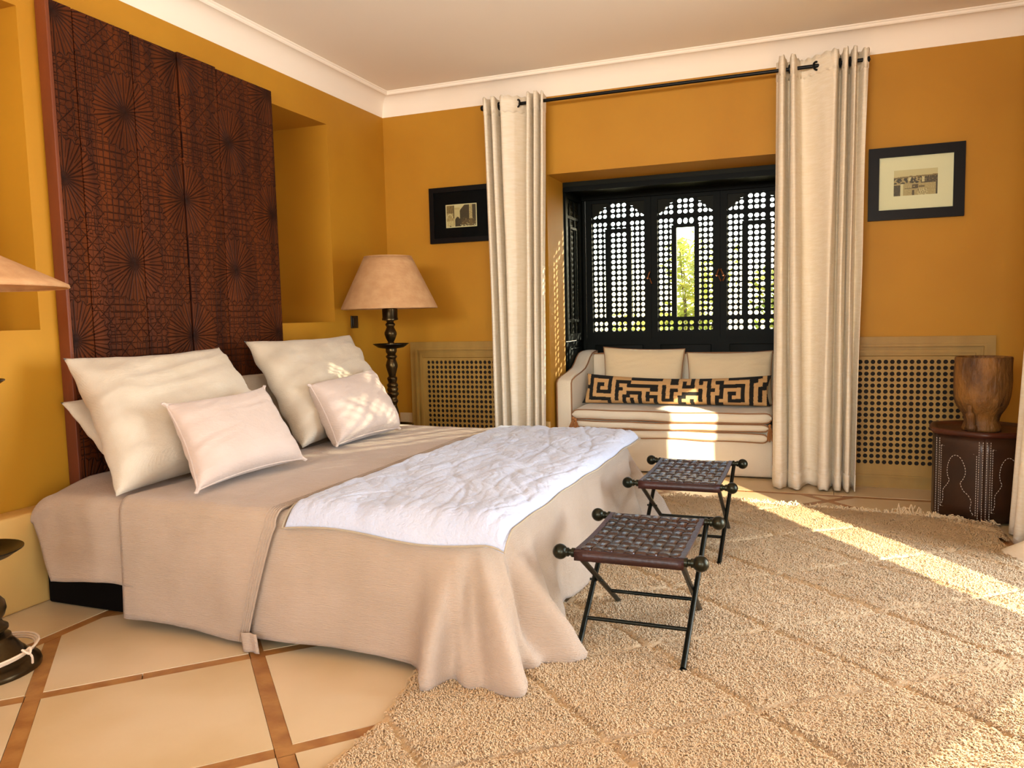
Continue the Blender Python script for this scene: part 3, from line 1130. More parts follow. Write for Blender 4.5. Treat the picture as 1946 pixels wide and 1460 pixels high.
# pillows -----------------------------------------------------------------
def pillow(name, label, cat, TL, TR, BR, BL, th_, m, group, seed=0, pinch=.05, pipe=None, wr=.008, sag=0.0, gusset=False, nu=64, nv=48, vmat=None, face=(1, -.3, .5), corner_tab=0.0):
    TL, TR, BR, BL = map(Vector, (TL, TR, BR, BL))
    c = (TL + TR + BR + BL) / 4
    ax = ((TR + BR) - (TL + BL)).normalized()
    ay = ((TL + TR) - (BL + BR)).normalized()
    n = ax.cross(ay).normalized()
    if n.dot(Vector(face)) < 0:
        n = -n
    def base(u, v):
        # pull the borders in between the pointed corners
        uu = u * (1 - pinch * (1 - v * v) ** 1.0 * abs(u) ** 3)
        vv = v * (1 - pinch * 1.3 * (1 - u * u) ** 1.0 * abs(v) ** 3)
        a, d = (uu + 1) / 2, (vv + 1) / 2
        return BL * (1 - a) * (1 - d) + BR * a * (1 - d) + TL * (1 - a) * d + TR * a * d
    def surf(u, v, s):
        p = base(u, v)
        e = (max(0, 1 - abs(u) ** 3.2) * max(0, 1 - abs(v) ** 3.2))
        t = th_ * e ** (.33 if gusset else .5) * (1.0 - .12 * v * (1 - sag) + sag * -.35 * v)
        ru = abs(nz3(u * 1.3 + v * .7 + seed, v * 4.2 - u * 1.1, seed)) - .25
        w = wr * e ** .4 * (1.1 * nz3(p.x * 5 + seed, p.y * 5, p.z * 9) - 1.5 * ru + .6 * abs(nz3(u * 4 + seed, v * 9, 3)) * (.4 + abs(u)))
        # creases running in from the ends
        w += wr * .8 * (abs(u) ** 3) * sin(v * 14 + seed + 3 * u) * e ** .3
        return p + n * (s * t + w)
    b = MB()
    b.grid(lambda a, d: surf(a * 2 - 1, d * 2 - 1, 1), nu, nv)
    b.grid(lambda a, d: surf(a * 2 - 1, d * 2 - 1, -1), nu, nv)
    lo = min(TL.z, BL.z, BR.z)
    t = thing(name, label, cat, (c.x, c.y, lo), group)
    cov = b.build('cover', vmat or m, t, smooth=180)
    if pipe:
        ed = []
        k = 40
        for i in range(k): ed.append((-1 + 2 * i / k, -1))
        for i in range(k): ed.append((1, -1 + 2 * i / k))
        for i in range(k): ed.append((1 - 2 * i / k, 1))
        for i in range(k): ed.append((-1, 1 - 2 * i / k))
        pb = MB()
        pb.tube([base(u, v) + n * .002 for u, v in ed], .0038, 6, closed=True)
        pb.build('piping', pipe, cov)
    if corner_tab:
        for P, du, dv in ((TL, -1, 1), (TR, 1, 1), (BR, 1, -1), (BL, -1, -1)):
            tb = MB()
            q = P + ax * (du * corner_tab * .3) + ay * (dv * corner_tab * .3)
            tb.tube([P - ax * du * .012 - ay * dv * .012, q, q + ax * du * corner_tab * .5], [.010, .008, .004], 6)
            tb.build('corner_tab', m, cov)
    return t, cov, base, n

pillow('square_pillow', 'large cream linen pillow at the near side of the headboard', 'pillow', (.24, -3.36, 1.11), (.27, -2.40, 1.115), (.78, -2.46, .56), (.70, -3.535, .545), .125, M['linen'], 'large linen pillows against the headboard', 1, .085, None, .016, .5)
pillow('square_pillow', 'large cream linen pillow at the far side of the headboard, toward the window', 'pillow', (.25, -2.165, 1.14), (.30, -1.11, 1.145), (.76, -1.30, .56), (.80, -2.40, .56), .125, M['linen'], 'large linen pillows against the headboard', 5, .085, None, .016, .5)
pillow('back_pillow', 'pale pillow mostly hidden behind the near large linen pillow', 'pillow', (.13, -3.30, .90), (.13, -2.30, .92), (.42, -2.30, .55), (.42, -3.26, .56), .07, M['linen'], 'pale pillows hidden behind the large pillows', 11, .03)
pillow('back_pillow', 'pale pillow mostly hidden behind the far large linen pillow', 'pillow', (.13, -2.28, .93), (.13, -1.25, .92), (.42, -1.30, .55), (.42, -2.30, .55), .07, M['linen'], 'pale pillows hidden behind the large pillows', 12, .03)
pillow('small_pillow', 'plain pinkish beige gauze cushion in front of the near large pillow', 'pillow', (.74, -3.285, .90), (.76, -2.645, .915), (1.06, -2.745, .575), (1.03, -3.43, .565), .085, M['gauze2'], 'small gauze cushions on the bed', 21, .085, M['gauze2'], .006, .2, corner_tab=.022)
pillow('small_pillow', 'pinkish beige gauze cushion dappled with lattice sunlight, far side of the bed', 'pillow', (.72, -2.20, .885), (.70, -1.50, .92), (.985, -1.66, .57), (.965, -2.315, .57), .095, M['gauze2'], 'small gauze cushions on the bed', 27, .06, M['gauze2'], .006, .2, gusset=True, corner_tab=.02)

# lamps --------------------------------------------------------------------
LP = [(.18, 0), (.182, .008), (.178, .022), (.150, .036), (.137, .046), (.135, .056), (.125, .066), (.112, .085), (.095, .105), (.090, .114), (.090, .124), (.068, .132), (.070, .140), (.083, .150), (.083, .160), (.068, .170), (.062, .184), (.074, .20), (.082, .225), (.078, .25), (.060, .275), (.045, .292), (.050, .300), (.064, .310), (.064, .320), (.048, .328), (.047, .338), (.058, .352), (.057, .362), (.040, .375), (.03, .40), (.022, .43), (.020, .445),
      (.020, .455), (.028, .47), (.028, .475), (.02, .485), (.03, .50), (.042, .535), (.038, .565), (.028, .60), (.03, .61), (.040, .628), (.038, .638), (.030, .65), (.032, .665), (.045, .68), (.045, .69), (.036, .70), (.044, .72), (.036, .735), (.042, .748), (.042, .757), (.030, .77), (.038, .798), (.038, .808), (.026, .82), (.030, .84), (.043, .885), (.045, .905), (.038, .93), (.031, .95), (.042, .965), (.042, .972), (.03, .985), (.040, 1.00), (.042, 1.01), (.042, 1.035),
      (.026, 1.05), (.030, 1.065), (.022, 1.078), (.034, 1.10), (.046, 1.135), (.046, 1.15), (.034, 1.175), (.028, 1.19), (.038, 1.205), (.036, 1.213), (.026, 1.225), (.030, 1.235), (.060, 1.243), (.060, 1.255), (.057, 1.262), (.058, 1.325), (.050, 1.33), (.012, 1.335), (.012, 1.47)]
def floor_lamp(x, y, label, cord=False, z0=1.328, z1=1.712, r0=.356, r1=.175):
    t = thing('floor_lamp', label, 'lamp', (x, y, 0), 'turned brass lamps either side of the bed')
    b = MB()
    b.lathe(LP, (x, y, 0), 40)
    ts = b.build('turned_stem', M['brass'], t, smooth=50)
    for z, r in ((.425, .152), (1.04, .133)):
        b = MB()
        b.lathe([(.02, z - .012), (.045, z - .012), (r * .72, z - .004), (r * .80, z + .004), (r, z + .022), (r * 1.0, z + .026), (r * .78, z + .010), (r * .70, z + .002), (.02, z - .002)], (x, y, 0), 44)
        b.build('drip_tray', M['tray'], t, smooth=50)
    vs = MB()
    vs.lathe([(r0, z0), (r0 - .001, z0 + .01)] + [(r0 + (r1 - r0) * k / 8, z0 + .01 + (z1 - z0 - .01) * k / 8) for k in range(1, 9)], (x, y, 0), 56)
    vs.f = [f for f in vs.f if len(f) == 4]
    sh = vs.build('lamp_shade', M['shade'], t, smooth=60, solid=.004)
    for z, r in ((z0 + .002, r0), (z1, r1)):
        b = MB()
        b.tube([(x + r * cos(2 * PI * k / 48), y + r * sin(2 * PI * k / 48), z) for k in range(48)], .004, 6, closed=True)
        b.build('rim', M['shade'], sh)
    b = MB()
    for k in range(3):
        a = 2 * PI * k / 3
        b.tube([(x, y, 1.48), (x + .05 * cos(a), y + .05 * sin(a), z1 - .03), (x + r1 * cos(a), y + r1 * sin(a), z1 - .004)], .003, 5)
    b.build('shade_carrier', M['black_metal'], t)
    b = MB()
    b.sphere((x, y, 1.47), .032, 16, 10, (1, 1, 1.2))
    b.build('bulb', M['mat_card'], t)
    if cord:
        b = MB()
        for q in range(3):
            r = .162 + .006 * q
            z = .052 + .007 * q
            b.tube([(x + r * cos(a), y + r * sin(a), z + .018 * sin(a * 1.0 + .8)) for a in [2 * PI * k / 40 for k in range(40)]], .0042, 6, closed=True)
        a0 = .18
        p = Vector((x + .165 * cos(a0), y + .165 * sin(a0), .075))
        b.tube(catmull([p, p + Vector((.02, .015, .02)), p + Vector((.035, .0, .005)), p + Vector((.02, -.015, .022)), p + Vector((.01, .01, .005)), p + Vector((.03, .012, -.01)), p + Vector((.02, .02, -.04))], 6), .0042, 6)
        c = b.build('cord', M['cord'], t)
        c['label'] = 'pale cord wound round the foot'
    return t
floor_lamp(.43, -.75, 'turned brass floor lamp with tan shade beyond the bed, before the radiator cover')
floor_lamp(.565, -4.035, 'brass floor lamp with wide flat shade, cut by the left edge, cord round its foot', True, 1.394, 1.552, .358, .06)

# switch and socket ------------------------------------------------------------
t = thing('light_switch', 'black light switch plate on the ochre wall beside the lamp shade', 'switch', (0, -.57, 1.23))
b = MB(); b.box(.0, .010, -.618, -.522, 1.185, 1.282, .003); pl = b.build('plate', M['switch'], t, smooth=30)
b = MB(); b.box(.009, .015, -.602, -.538, 1.20, 1.266, .002); b.build('rocker', M['switch'], pl, smooth=30)
t = thing('wall_socket', 'beige double socket low on the wall behind the lamp stem', 'socket', (.15, 0, .37))
b = MB(); b.box(.07, .195, -.010, 0, .315, .442, .003); pl = b.build('plate', M['socket'], t, smooth=30)
for z in (.352, .405):
    b = MB(); b.lathe([(.022, 0), (.022, .012), (.015, .012), (.015, .004)], (0, 0, 0), 20)
    b.v = [(.135 + a, -c, z + bb) for a, bb, c in b.v]
    b.build('outlet', M['socket'], pl)

# pictures -----------------------------------------------------------------------
SEP = [np.array(lin(c)[:3]) for c in ('#2a1a0a', '#5a4020', '#94713e', '#c9a872', '#e8d2a4')]
def sep(t):
    t = max(0, min(.999, t)) * 4
    i = int(t)
    return SEP[i] * (1 - t + i) + SEP[i + 1] * (t - i)
def raster(name, w, h, x0, x1, z0, z1, y, fn, parent):
    b = MB()
    for i in range(w):
        for j in range(h):
            X0, X1 = x0 + (x1 - x0) * i / w, x0 + (x1 - x0) * (i + 1) / w
            Z0, Z1 = z0 + (z1 - z0) * j / h, z0 + (z1 - z0) * (j + 1) / h
            b.add([(X0, y, Z0), (X1, y, Z0), (X1, y, Z1), (X0, y, Z1)], [(0, 1, 2, 3)])
    o = b.build(name, M['print'], parent, smooth=0, fix=False)
    at = o.data.color_attributes.new('col', 'FLOAT_COLOR', 'CORNER')
    c = np.ones((w * h, 4, 4), dtype=np.float32)
    for i in range(w):
        for j in range(h):
            c[i * h + j, :, :3] = sep(fn((i + .5) / w, (j + .5) / h))
    at.data.foreach_set('color', c.ravel())
    return o
def market(u, v):
    n = .5 + .9 * nz3(u * 16, v * 12, 1)
    n2 = .5 + .9 * nz3(u * 40, v * 30, 4)
    hz = .74 + .05 * (u - .3) + .02 * nz3(u * 9, 0, 2)
    if v > hz:
        return .86 - .1 * (1 - v)
    if v > hz - .05:
        return .35 + .2 * n2
    if v > .46:                     # crowd and tents
        d = .12 if n < .55 else .62
        if .33 < u < .36 + .02 * (v - .46) * 10 and v > .55: d = .85
        if .64 < u < .70 and v > .5: d = .85
        if u > .72: d = .2 + .25 * (n2 > .8)
        return d + .18 * (n2 - .5)
    d = .66 + .15 * (n2 - .5)
    if u < .16 and v < .42: d = .12 + .2 * (n2 > .75)
    if .155 < u < .215: d = .93
    if .25 < u < .55 and .25 < v < .29: d = .25
    if .42 < u < .56 and .28 < v < .42: d = .25 if n > .4 else .6
    if .58 < u < .7 and .30 < v < .36: d = .3
    if .55 < u < .78 and v < .25: d = .82 if n2 > .4 else .4
    if .42 < u < .47 and v < .2: d = .2
    if u > .96: d = .15
    return d
def gate(u, v):
    n = .5 + .9 * nz3(u * 30, v * 30, 7)
    if u < .035 or u > .965 or v < .035 or v > .965:
        return .92
    if u < .24:                      # tower with a round arch
        d = .50 + .22 * n - .2 * (v > .62)
        q = math.hypot((u - .13) / .09, (v - .45) / .14)
        if .8 < q < 1.05 and v > .42: d = .85
        if v < .3: d += .15
        if abs(u - .15) < .02 and v < .09: d = .1
        return d
    if u < .285 and v > .1: return .25 if u < .265 and v > .4 else .7
    q = .5 + .0
    if .30 < u < .46 and v < .46 - ((u - .38) / .08) ** 2 * .12: return .1 + .06 * n
    if u < .46: return .8 if v < .78 else .72 + .15 * (v > .85)
    edge = .70 + (u - .44) * 1.6
    if u < .46 + .16 and v > edge: return .85
    if .755 < u < .855: return (.55 + .25 * n) if v > .35 else .35
    if v < .13: return .9 if n > .62 else .15
    if v < .42 and u > .5: return .16 + .28 * max(0, .42 - v) * 2 + (.35 if n > .85 else 0)
    return .10 + .08 * n
def picture(x0, x1, z0, z1, fw, mat_m, ph, fn, label, w, h):
    t = thing('framed_photograph', label, 'picture', ((x0 + x1) / 2, -.02, z0))
    b = MB()
    for a0, a1, c0, c1 in ((x0, x1, z1 - fw, z1), (x0, x1, z0, z0 + fw), (x0, x0 + fw, z0 + fw, z1 - fw), (x1 - fw, x1, z0 + fw, z1 - fw)):
        b.box(a0, a1, -.030, -.001, c0, c1)
    b.build('frame', M['frame'], t, smooth=0)
    b = MB(); b.box(x0 + fw, x1 - fw, -.016, -.002, z0 + fw, z1 - fw); b.build('mount', mat_m, t, smooth=0)
    raster('print', w, h, ph[0], ph[1], ph[2], ph[3], -.0168, fn, t)
    b = MB(); b.box(x0 + fw, x1 - fw, -.0215, -.0205, z0 + fw, z1 - fw); b.build('glass', M['picture_glass'], t, smooth=0)
    return t
picture(3.740, 4.314, 1.835, 2.314, .066, M['mat_card'], (3.896, 4.157, 1.991, 2.160), market, 'old sepia photograph of a market in a black frame with a wide cream mount', 78, 50)
picture(.425, .990, 1.863, 2.315, .04, M['black_mat'], (.570, .847, 1.986, 2.173), gate, 'old sepia photograph of a city gate in a black frame with a black mount', 70, 48)

# curtain pole and curtains --------------------------------------------------------
RZ, RY = 2.866, -.165
t = thing('curtain_rod', 'long black curtain rod across the window alcove', 'curtain rod', (2.36, RY, RZ))
b = MB(); b.tube([(.99, RY, RZ), (3.71, RY, RZ)], .0125, 14); b.build('rod', M['black_metal'], t)
for xx, sg in ((.985, -1), (3.715, 1)):
    b = MB(); b.lathe([(.0125, -.02), (.02, -.012), (.022, 0), (.018, .012), (.0, .02)], (0, 0, 0), 16)
    b.v = [(xx + c * sg, RY + a, RZ + bb) for a, bb, c in b.v]
    b.build('finial', M['black_metal'], t)
for xx in (1.02, 3.685):
    b = MB(); b.tube([(xx, -.001, RZ), (xx, RY, RZ)], .008, 8); b.lathe([(.03, 0), (.03, .008)], (0, 0, 0), 16)
    b.v = b.v[:16] + [(v if i < 0 else v) for i, v in enumerate(b.v[16:])]
    k = len(b.v) - 32
    b.v = b.v[:k] + [(xx + a, -.002 - c, RZ + bb) for a, bb, c in b.v[k:]]
    b.build('bracket', M['black_metal'], t)

def curtain(label, top, bot, zt, zb, rings, hem=.10, seed=0, name='curtain', grp='eyelet curtains either side of the window alcove', mid=None):
    t = thing(name, label, 'curtain', (sum(p[0] for p in bot) / len(bot), sum(p[1] for p in bot) / len(bot), zb), grp)
    T = catmull([(x, y, 0) for x, y in top], 8)
    B = catmull([(x, y, 0) for x, y in bot], 8)
    n = len(T) - 1
    nv = 46
    def fn(u, v):
        i = round(u * n)
        q = v ** .8
        p = T[i].lerp(B[i], q)
        wob = .006 * nz3(i * .12 + seed, v * 3, 1) * min(1, v * 3)
        zb_i = zb + .004 * sin(i * .5)
        return (p.x + wob, p.y + wob * .8, zt + (zb_i - zt) * v + (.006 * sin(i * .9 + seed) * (1 - v)))
    b = MB()
    b.grid(fn, n, nv)
    cl = b.build('cloth', M['curtain'], t, smooth=180, solid=.003)
    # header band and hem stitch as narrow raised bands
    for name_, v0, v1 in (('header', 0.0, .042), ('hem', .962, 1.0)):
        b = MB()
        b.grid(lambda u, w: tuple(Vector(fn(u, v0 + (v1 - v0) * w))), n, 3)
        hb_ = b.build(name_, M['curtain'], cl, smooth=180, solid=.007)
    for (x, y, yaw) in rings:
        b = MB()
        d = Vector((cos(yaw), sin(yaw), 0)); zz = Vector((0, 0, 1))
        c = Vector((x, y, RZ))
        b.tube([c + d * (.026 * cos(2 * PI * k / 24)) + zz * (.026 * sin(2 * PI * k / 24)) for k in range(24)], .007, 8, closed=True)
        b.build('eyelet', M['black_metal'], t)
    return t
topL = [(1.005, -.12), (1.02, -.235), (1.045, -.25), (1.055, -.10), (1.075, -.09), (1.085, -.24), (1.11, -.25), (1.12, -.10), (1.135, -.09), (1.16, -.24), (1.20, -.25), (1.26, -.20), (1.315, -.14), (1.35, -.085), (1.37, -.10), (1.38, -.24), (1.40, -.25), (1.41, -.10), (1.425, -.09), (1.435, -.24), (1.455, -.25), (1.462, -.11), (1.478, -.09), (1.485, -.22), (1.505, -.24)]
botL = [(1.05, -.12), (1.055, -.225), (1.08, -.24), (1.10, -.12), (1.12, -.10), (1.125, -.23), (1.15, -.25), (1.165, -.13), (1.18, -.11), (1.19, -.23), (1.22, -.25), (1.25, -.2), (1.275, -.13), (1.29, -.11), (1.305, -.14), (1.315, -.24), (1.34, -.25), (1.355, -.13), (1.37, -.11), (1.375, -.23), (1.40, -.25), (1.41, -.13), (1.425, -.11), (1.43, -.22), (1.45, -.24)]
curtain('cream linen eyelet curtain gathered at the left of the alcove', topL, botL, 2.918, .012, [(1.285, -.182, -.75), (1.13, -.165, 1.2), (1.365, -.165, 1.45), (1.43, -.165, 1.5)], seed=2)
topR = [(3.15, -.09), (3.165, -.12), (3.175, -.235), (3.20, -.25), (3.215, -.11), (3.235, -.09), (3.245, -.23), (3.265, -.25), (3.285, -.14), (3.31, -.09), (3.36, -.12), (3.42, -.175), (3.49, -.23), (3.53, -.25), (3.545, -.11), (3.56, -.09), (3.572, -.23), (3.592, -.25), (3.602, -.10), (3.615, -.09), (3.627, -.23), (3.645, -.25), (3.655, -.11), (3.67, -.1), (3.70, -.19), (3.725, -.16)]
botR = [(3.14, -.12), (3.15, -.20), (3.165, -.25), (3.20, -.265), (3.225, -.22), (3.24, -.13), (3.255, -.21), (3.29, -.265), (3.325, -.25), (3.345, -.12), (3.385, -.075), (3.43, -.12), (3.45, -.22), (3.475, -.255), (3.505, -.23), (3.52, -.12), (3.535, -.11), (3.55, -.23), (3.575, -.255), (3.59, -.13), (3.60, -.12), (3.61, -.23), (3.632, -.255), (3.645, -.13), (3.655, -.12), (3.672, -.24)]
curtain('cream linen eyelet curtain gathered at the right of the alcove', topR, botR, 2.935, .012, [(3.405, -.165, .72), (3.24, -.165, 1.3), (3.55, -.165, 1.5), (3.61, -.165, 1.5)], seed=6)
# the curtain of the side door, at the right edge of the picture
def side_curtain():
    t = thing('curtain', 'cream curtain at the right edge beyond the drum table, its hem spread on the floor', 'curtain', (4.5, -1.35, 0))
    top = [(4.60, -1.05), (4.52, -1.07), (4.50, -1.12), (4.60, -1.15), (4.61, -1.19), (4.50, -1.22), (4.50, -1.27), (4.60, -1.30), (4.61, -1.34), (4.50, -1.38), (4.50, -1.43), (4.60, -1.47), (4.60, -1.52), (4.52, -1.56)]
    bot = [(4.55, -.98), (4.44, -1.02), (4.40, -1.10), (4.50, -1.16), (4.52, -1.21), (4.40, -1.24), (4.385, -1.31), (4.49, -1.36), (4.52, -1.41), (4.40, -1.45), (4.38, -1.52), (4.48, -1.58), (4.5, -1.63), (4.42, -1.68)]
    T = catmull([(x, y, 0) for x, y in top], 8); B = catmull([(x, y, 0) for x, y in bot], 8)
    n = len(T) - 1
    def fn(u, v):
        i = round(u * n)
        p = T[i].lerp(B[i], v ** 1.3)
        return (p.x, p.y, 2.9 + (.012 - 2.9) * v)
    b = MB(); b.grid(fn, n, 36)
    b.build('cloth', M['curtain'], t, smooth=180, solid=.003)
    # the trailing end lying on the floor
    def lay(u, v):
        a = -.2 + 2.2 * u
        r = .02 + .19 * v
        x = 4.47 - r * cos(a) * .95
        y = -1.50 - r * sin(a) * .9
        z = .012 + .10 * (1 - v ** 1.6) * (.8 + .2 * sin(u * 9)) 
        return (x, y, z)
    b = MB(); b.grid(lay, 30, 14)
    b.build('trailing_hem', M['curtain'], t, smooth=180, solid=.004)
side_curtain()

# sofa ---------------------------------------------------------------------------
SX0, SX1, SYF, SYB = 1.462, 3.258, .095, .93
sofa = thing('sofa', 'small cream loose covered sofa with brown piping in the window alcove', 'sofa', (2.36, .5, 0))
def arm(x0, x1):
    prof = [(SYF, .012), (SYF, .70), (SYF + .02, .722), (.20, .742), (.40, .768), (.52, .79), (.60, .825), (.68, .875), (.75, .905), (.82, .915), (SYB, .918), (SYB, .012)]
    import bmesh
    b = MB()
    k = len(prof)
    nx = 6
    vs = []
    for i in range(nx + 1):
        f = i / nx
        x = x0 + (x1 - x0) * f
        puff = .012 * (1 - (2 * f - 1) ** 4)
        for y, z in prof:
            vs.append((x, y - (puff if y == SYF else 0), z + (puff if z > .5 else 0)))
    fs = [(i * k + j, i * k + (j + 1) % k, (i + 1) * k + (j + 1) % k, (i + 1) * k + j) for i in range(nx) for j in range(k)]
    fs += [tuple(range(k)), tuple(nx * k + j for j in range(k))]
    b.add(vs, fs)
    am = b.build('armrest', M['sofa'], sofa, smooth=60)
    for x in (x0 + .004, x1 - .004):
        b = MB()
        b.tube([(x, y - (.004 if i < 2 else 0), z + (.002 if z > .5 else 0)) for i, (y, z) in enumerate(prof[:-1])], .006, 6)
        b.build('piping', M['sofa_pipe'], am)
arm(SX0, 1.592)
arm(3.128, SX1)
b = MB(); b.box(1.592, 3.128, .74, SYB, .1, .905, .03); br = b.build('backrest', M['sofa'], sofa, smooth=50)
b = MB(); b.tube([(1.60, .752, .905), (2.36, .748, .908), (3.12, .752, .905)], .006, 6); b.build('piping', M['sofa_pipe'], br)
def skirt(u, v):
    x = 1.585 + 1.55 * u
    return (x, SYF + .012 - .02 * v + .005 * sin(x * 5 + 2 * v) * v, .30 - .288 * v)
b = MB(); b.grid(skirt, 60, 14); b.build('skirt', M['sofa'], sofa, smooth=180, solid=.006)
b = MB(); b.box(1.592, 3.128, SYF + .02, .76, .06, .36, .03); b.build('seat_base', M['sofa'], sofa, smooth=50)

sp = thing('sofa_seat_quilt', 'cream quilt folded in layers over the sofa seat, brown edges and corner tassels', 'quilt', (2.36, .4, .30))
def layer(z0, z1, yf, x0, x1, puff, seed, yb=.735):
    R = (z1 - z0) / 2
    def fn(u, v):
        # v runs around: back top -> front top -> round nose -> front bottom -> back
        x = x0 + (x1 - x0) * u
        ed = min(u, 1 - u) * (x1 - x0)
        e = math.sqrt(max(0, 1 - max(0, 1 - ed / .05) ** 2))
        wave = .010 * sin(u * 7 + seed) + .006 * sin(u * 19 + seed)
        yy = yf + wave * .8
        if v < .45:
            q = v / .45
            y = yb + (yy + R - yb) * q
            z = z1 + puff * (nz3(x * 4 + seed, y * 4, 1) + .6) * .5
            # button-like dimple lines across the pad
            z -= puff * 1.2 * math.exp(-((u - .40) / .05) ** 2) * q + puff * .9 * math.exp(-((u - .80) / .05) ** 2) * q
        elif v < .6:
            a = PI * (v - .45) / .15
            y = yy + R - R * sin(a)
            z = (z0 + z1) / 2 + R * cos(a)
        else:
            q = (v - .6) / .4
            y = yy + R + (yb - yy - R) * q
            z = z0
        zc = (z0 + z1) / 2
        return (x, y, zc + (z - zc) * (.25 + .75 * e) + wave * .25)
    b = MB(); b.grid(fn, 90, 40)
    o = b.build('layer', M['sofa'], sp, smooth=180)
    for v in (.47, .58):
        b = MB()
        b.tube([Vector(fn(k / 90, round(v * 40) / 40)) + Vector((0, -.004, 0)) for k in range(91)], .0052, 6)
        b.build('piping', M['sofa_pipe'], o)
layer(.408, .492, .055, 1.598, 3.122, .018, .5)
layer(.345, .405, .062, 1.60, 3.10, .004, 2.2)
layer(.268, .342, .068, 1.60, 3.095, .003, 4.1)
def tassel(x, y, z, lean):
    b = MB()
    b.sphere((x, y, z), .012, 12, 8)
    for k in range(26):
        a = 2 * PI * k / 26 * 3.7
        r = .006 + .012 * (k % 5) / 4
        ln = .10 + .02 * ((k * 7) % 5) / 4
        b.tube([(x + .004 * cos(a), y + .004 * sin(a), z - .006), (x + r * cos(a) + lean * .3, y + r * sin(a) - .004, z - ln * .5), (x + 1.5 * r * cos(a) + lean, y + 1.4 * r * sin(a) - .004, z - ln)], .0022, 4, caps=False)
    o = b.build('tassel', M['tassel'], sp)
tassel(1.615, .035, .425, -.03)
tassel(1.635, .032, .415, .03)
tassel(3.112, .04, .405, .005)

pillow('sofa_cushion', 'plain oat cushion on the left half of the sofa back', 'cushion', (1.715, .66, .965), (2.41, .66, .945), (2.40, .56, .50), (1.73, .56, .50), .085, M['cushion'], 'plain oat cushions on the sofa', 31, .05, M['sofa_pipe'], .006, .3, face=(0, -1, 0))
pillow('sofa_cushion', 'plain oat cushion on the right half of the sofa back', 'cushion', (2.425, .66, .915), (3.105, .66, .925), (3.11, .56, .50), (2.44, .56, .50), .085, M['cushion'], 'plain oat cushions on the sofa', 37, .05, M['sofa_pipe'], .006, .3, face=(0, -1, 0))
# long bolster with a meander pattern
ART = [
    "..##.#######.#...#......####......##.###.##.#..",
    "..##.#.......#.#.#.####.#.......#.##.#.#.#..#..",
    ".###.#.#######.#.#.#..#.#.#######.##.#...#.###.",
    ".#...###.......#...##.#.#.#.....#..#.#####.#...",
    ".#.#.....#####.#.#.#..#...#.###.##.#.....#.#.##",
    ".#.#.###.#...#.#.#.#.##.###.#.#..#.#.###.#.#.#.",
    ".#.#.#.#.#.#.#.#.#.#.#..#...#.##.#.#.#.#.#.#.#.",
    ".#...#.#...#.#...#...#..#.###..#.#...#.#...#.#.",
]
ART = [
    "#.######.....########..##...#.###....########.#",
    "#.#....#.####..........##.#.#.#.#.##......##..#",
    "#.#.##.#.#..########.#....###...#..######.#..##",
    "###.#..#.##.......##.#.##.....#.##.#....#.#.##.",
    "..#.####.#..####.#...#.#..#####.#..#.##.#.#.#..",
    "#.#......#.##..#.###.#.#.##...#.#.##.#..#.#.#.#",
    "#.######.#.#.#.#.#.#.###.#..#.#.#.#..####.#.#.#",
    "#......#...#.#.#...#.....##.#...#.##......#...#",
]
def bolster():
    TL, TR, BR, BL = (1.625, .44, .755), (3.105, .44, .745), (3.10, .36, .512), (1.60, .36, .512)
    nu, nv = 380, 72
    # sag of the top edge in the middle
    t, cov, base, n = pillow('bolster_cushion', 'long flat cushion with black meander pattern on tan, lying across the sofa', 'cushion', TL, TR, BR, BL, .07, M['cushion'], None, 41, .035, None, .004, .2, nu=nu, nv=nv, vmat=M['meander'], face=(0, -1, 0))
    me = cov.data
    A = np.array([[c == '#' for c in r.ljust(47, '.')[:47]] for r in ART])
    tan, blk = lin('#c39a66'), lin('#14120e')
    at = me.color_attributes.new('col', 'FLOAT_COLOR', 'POINT')
    co = np.empty(len(me.vertices) * 3)
    me.vertices.foreach_get('co', co)
    co = co.reshape(-1, 3)
    u = (co[:, 0] - 1.60) / 1.505
    v = (co[:, 2] - .512) / .245
    # the middle of the cushion sags
    ci = np.clip((u * 47).astype(int), 0, 46)
    ri = np.clip(((1 - v) * 8).astype(int), 0, 7)
    k = A[ri, ci]
    out = np.where(k[:, None], np.array(blk)[None], np.array(tan)[None]).astype(np.float32)
    at.data.foreach_set('color', out.ravel())
    sg = .035 * np.clip(1 - (2 * u - 1) ** 2, 0, 1) * np.clip(v, 0, 1)
    co[:, 2] -= sg
    me.vertices.foreach_set('co', co.ravel())
    me.update()
bolster()

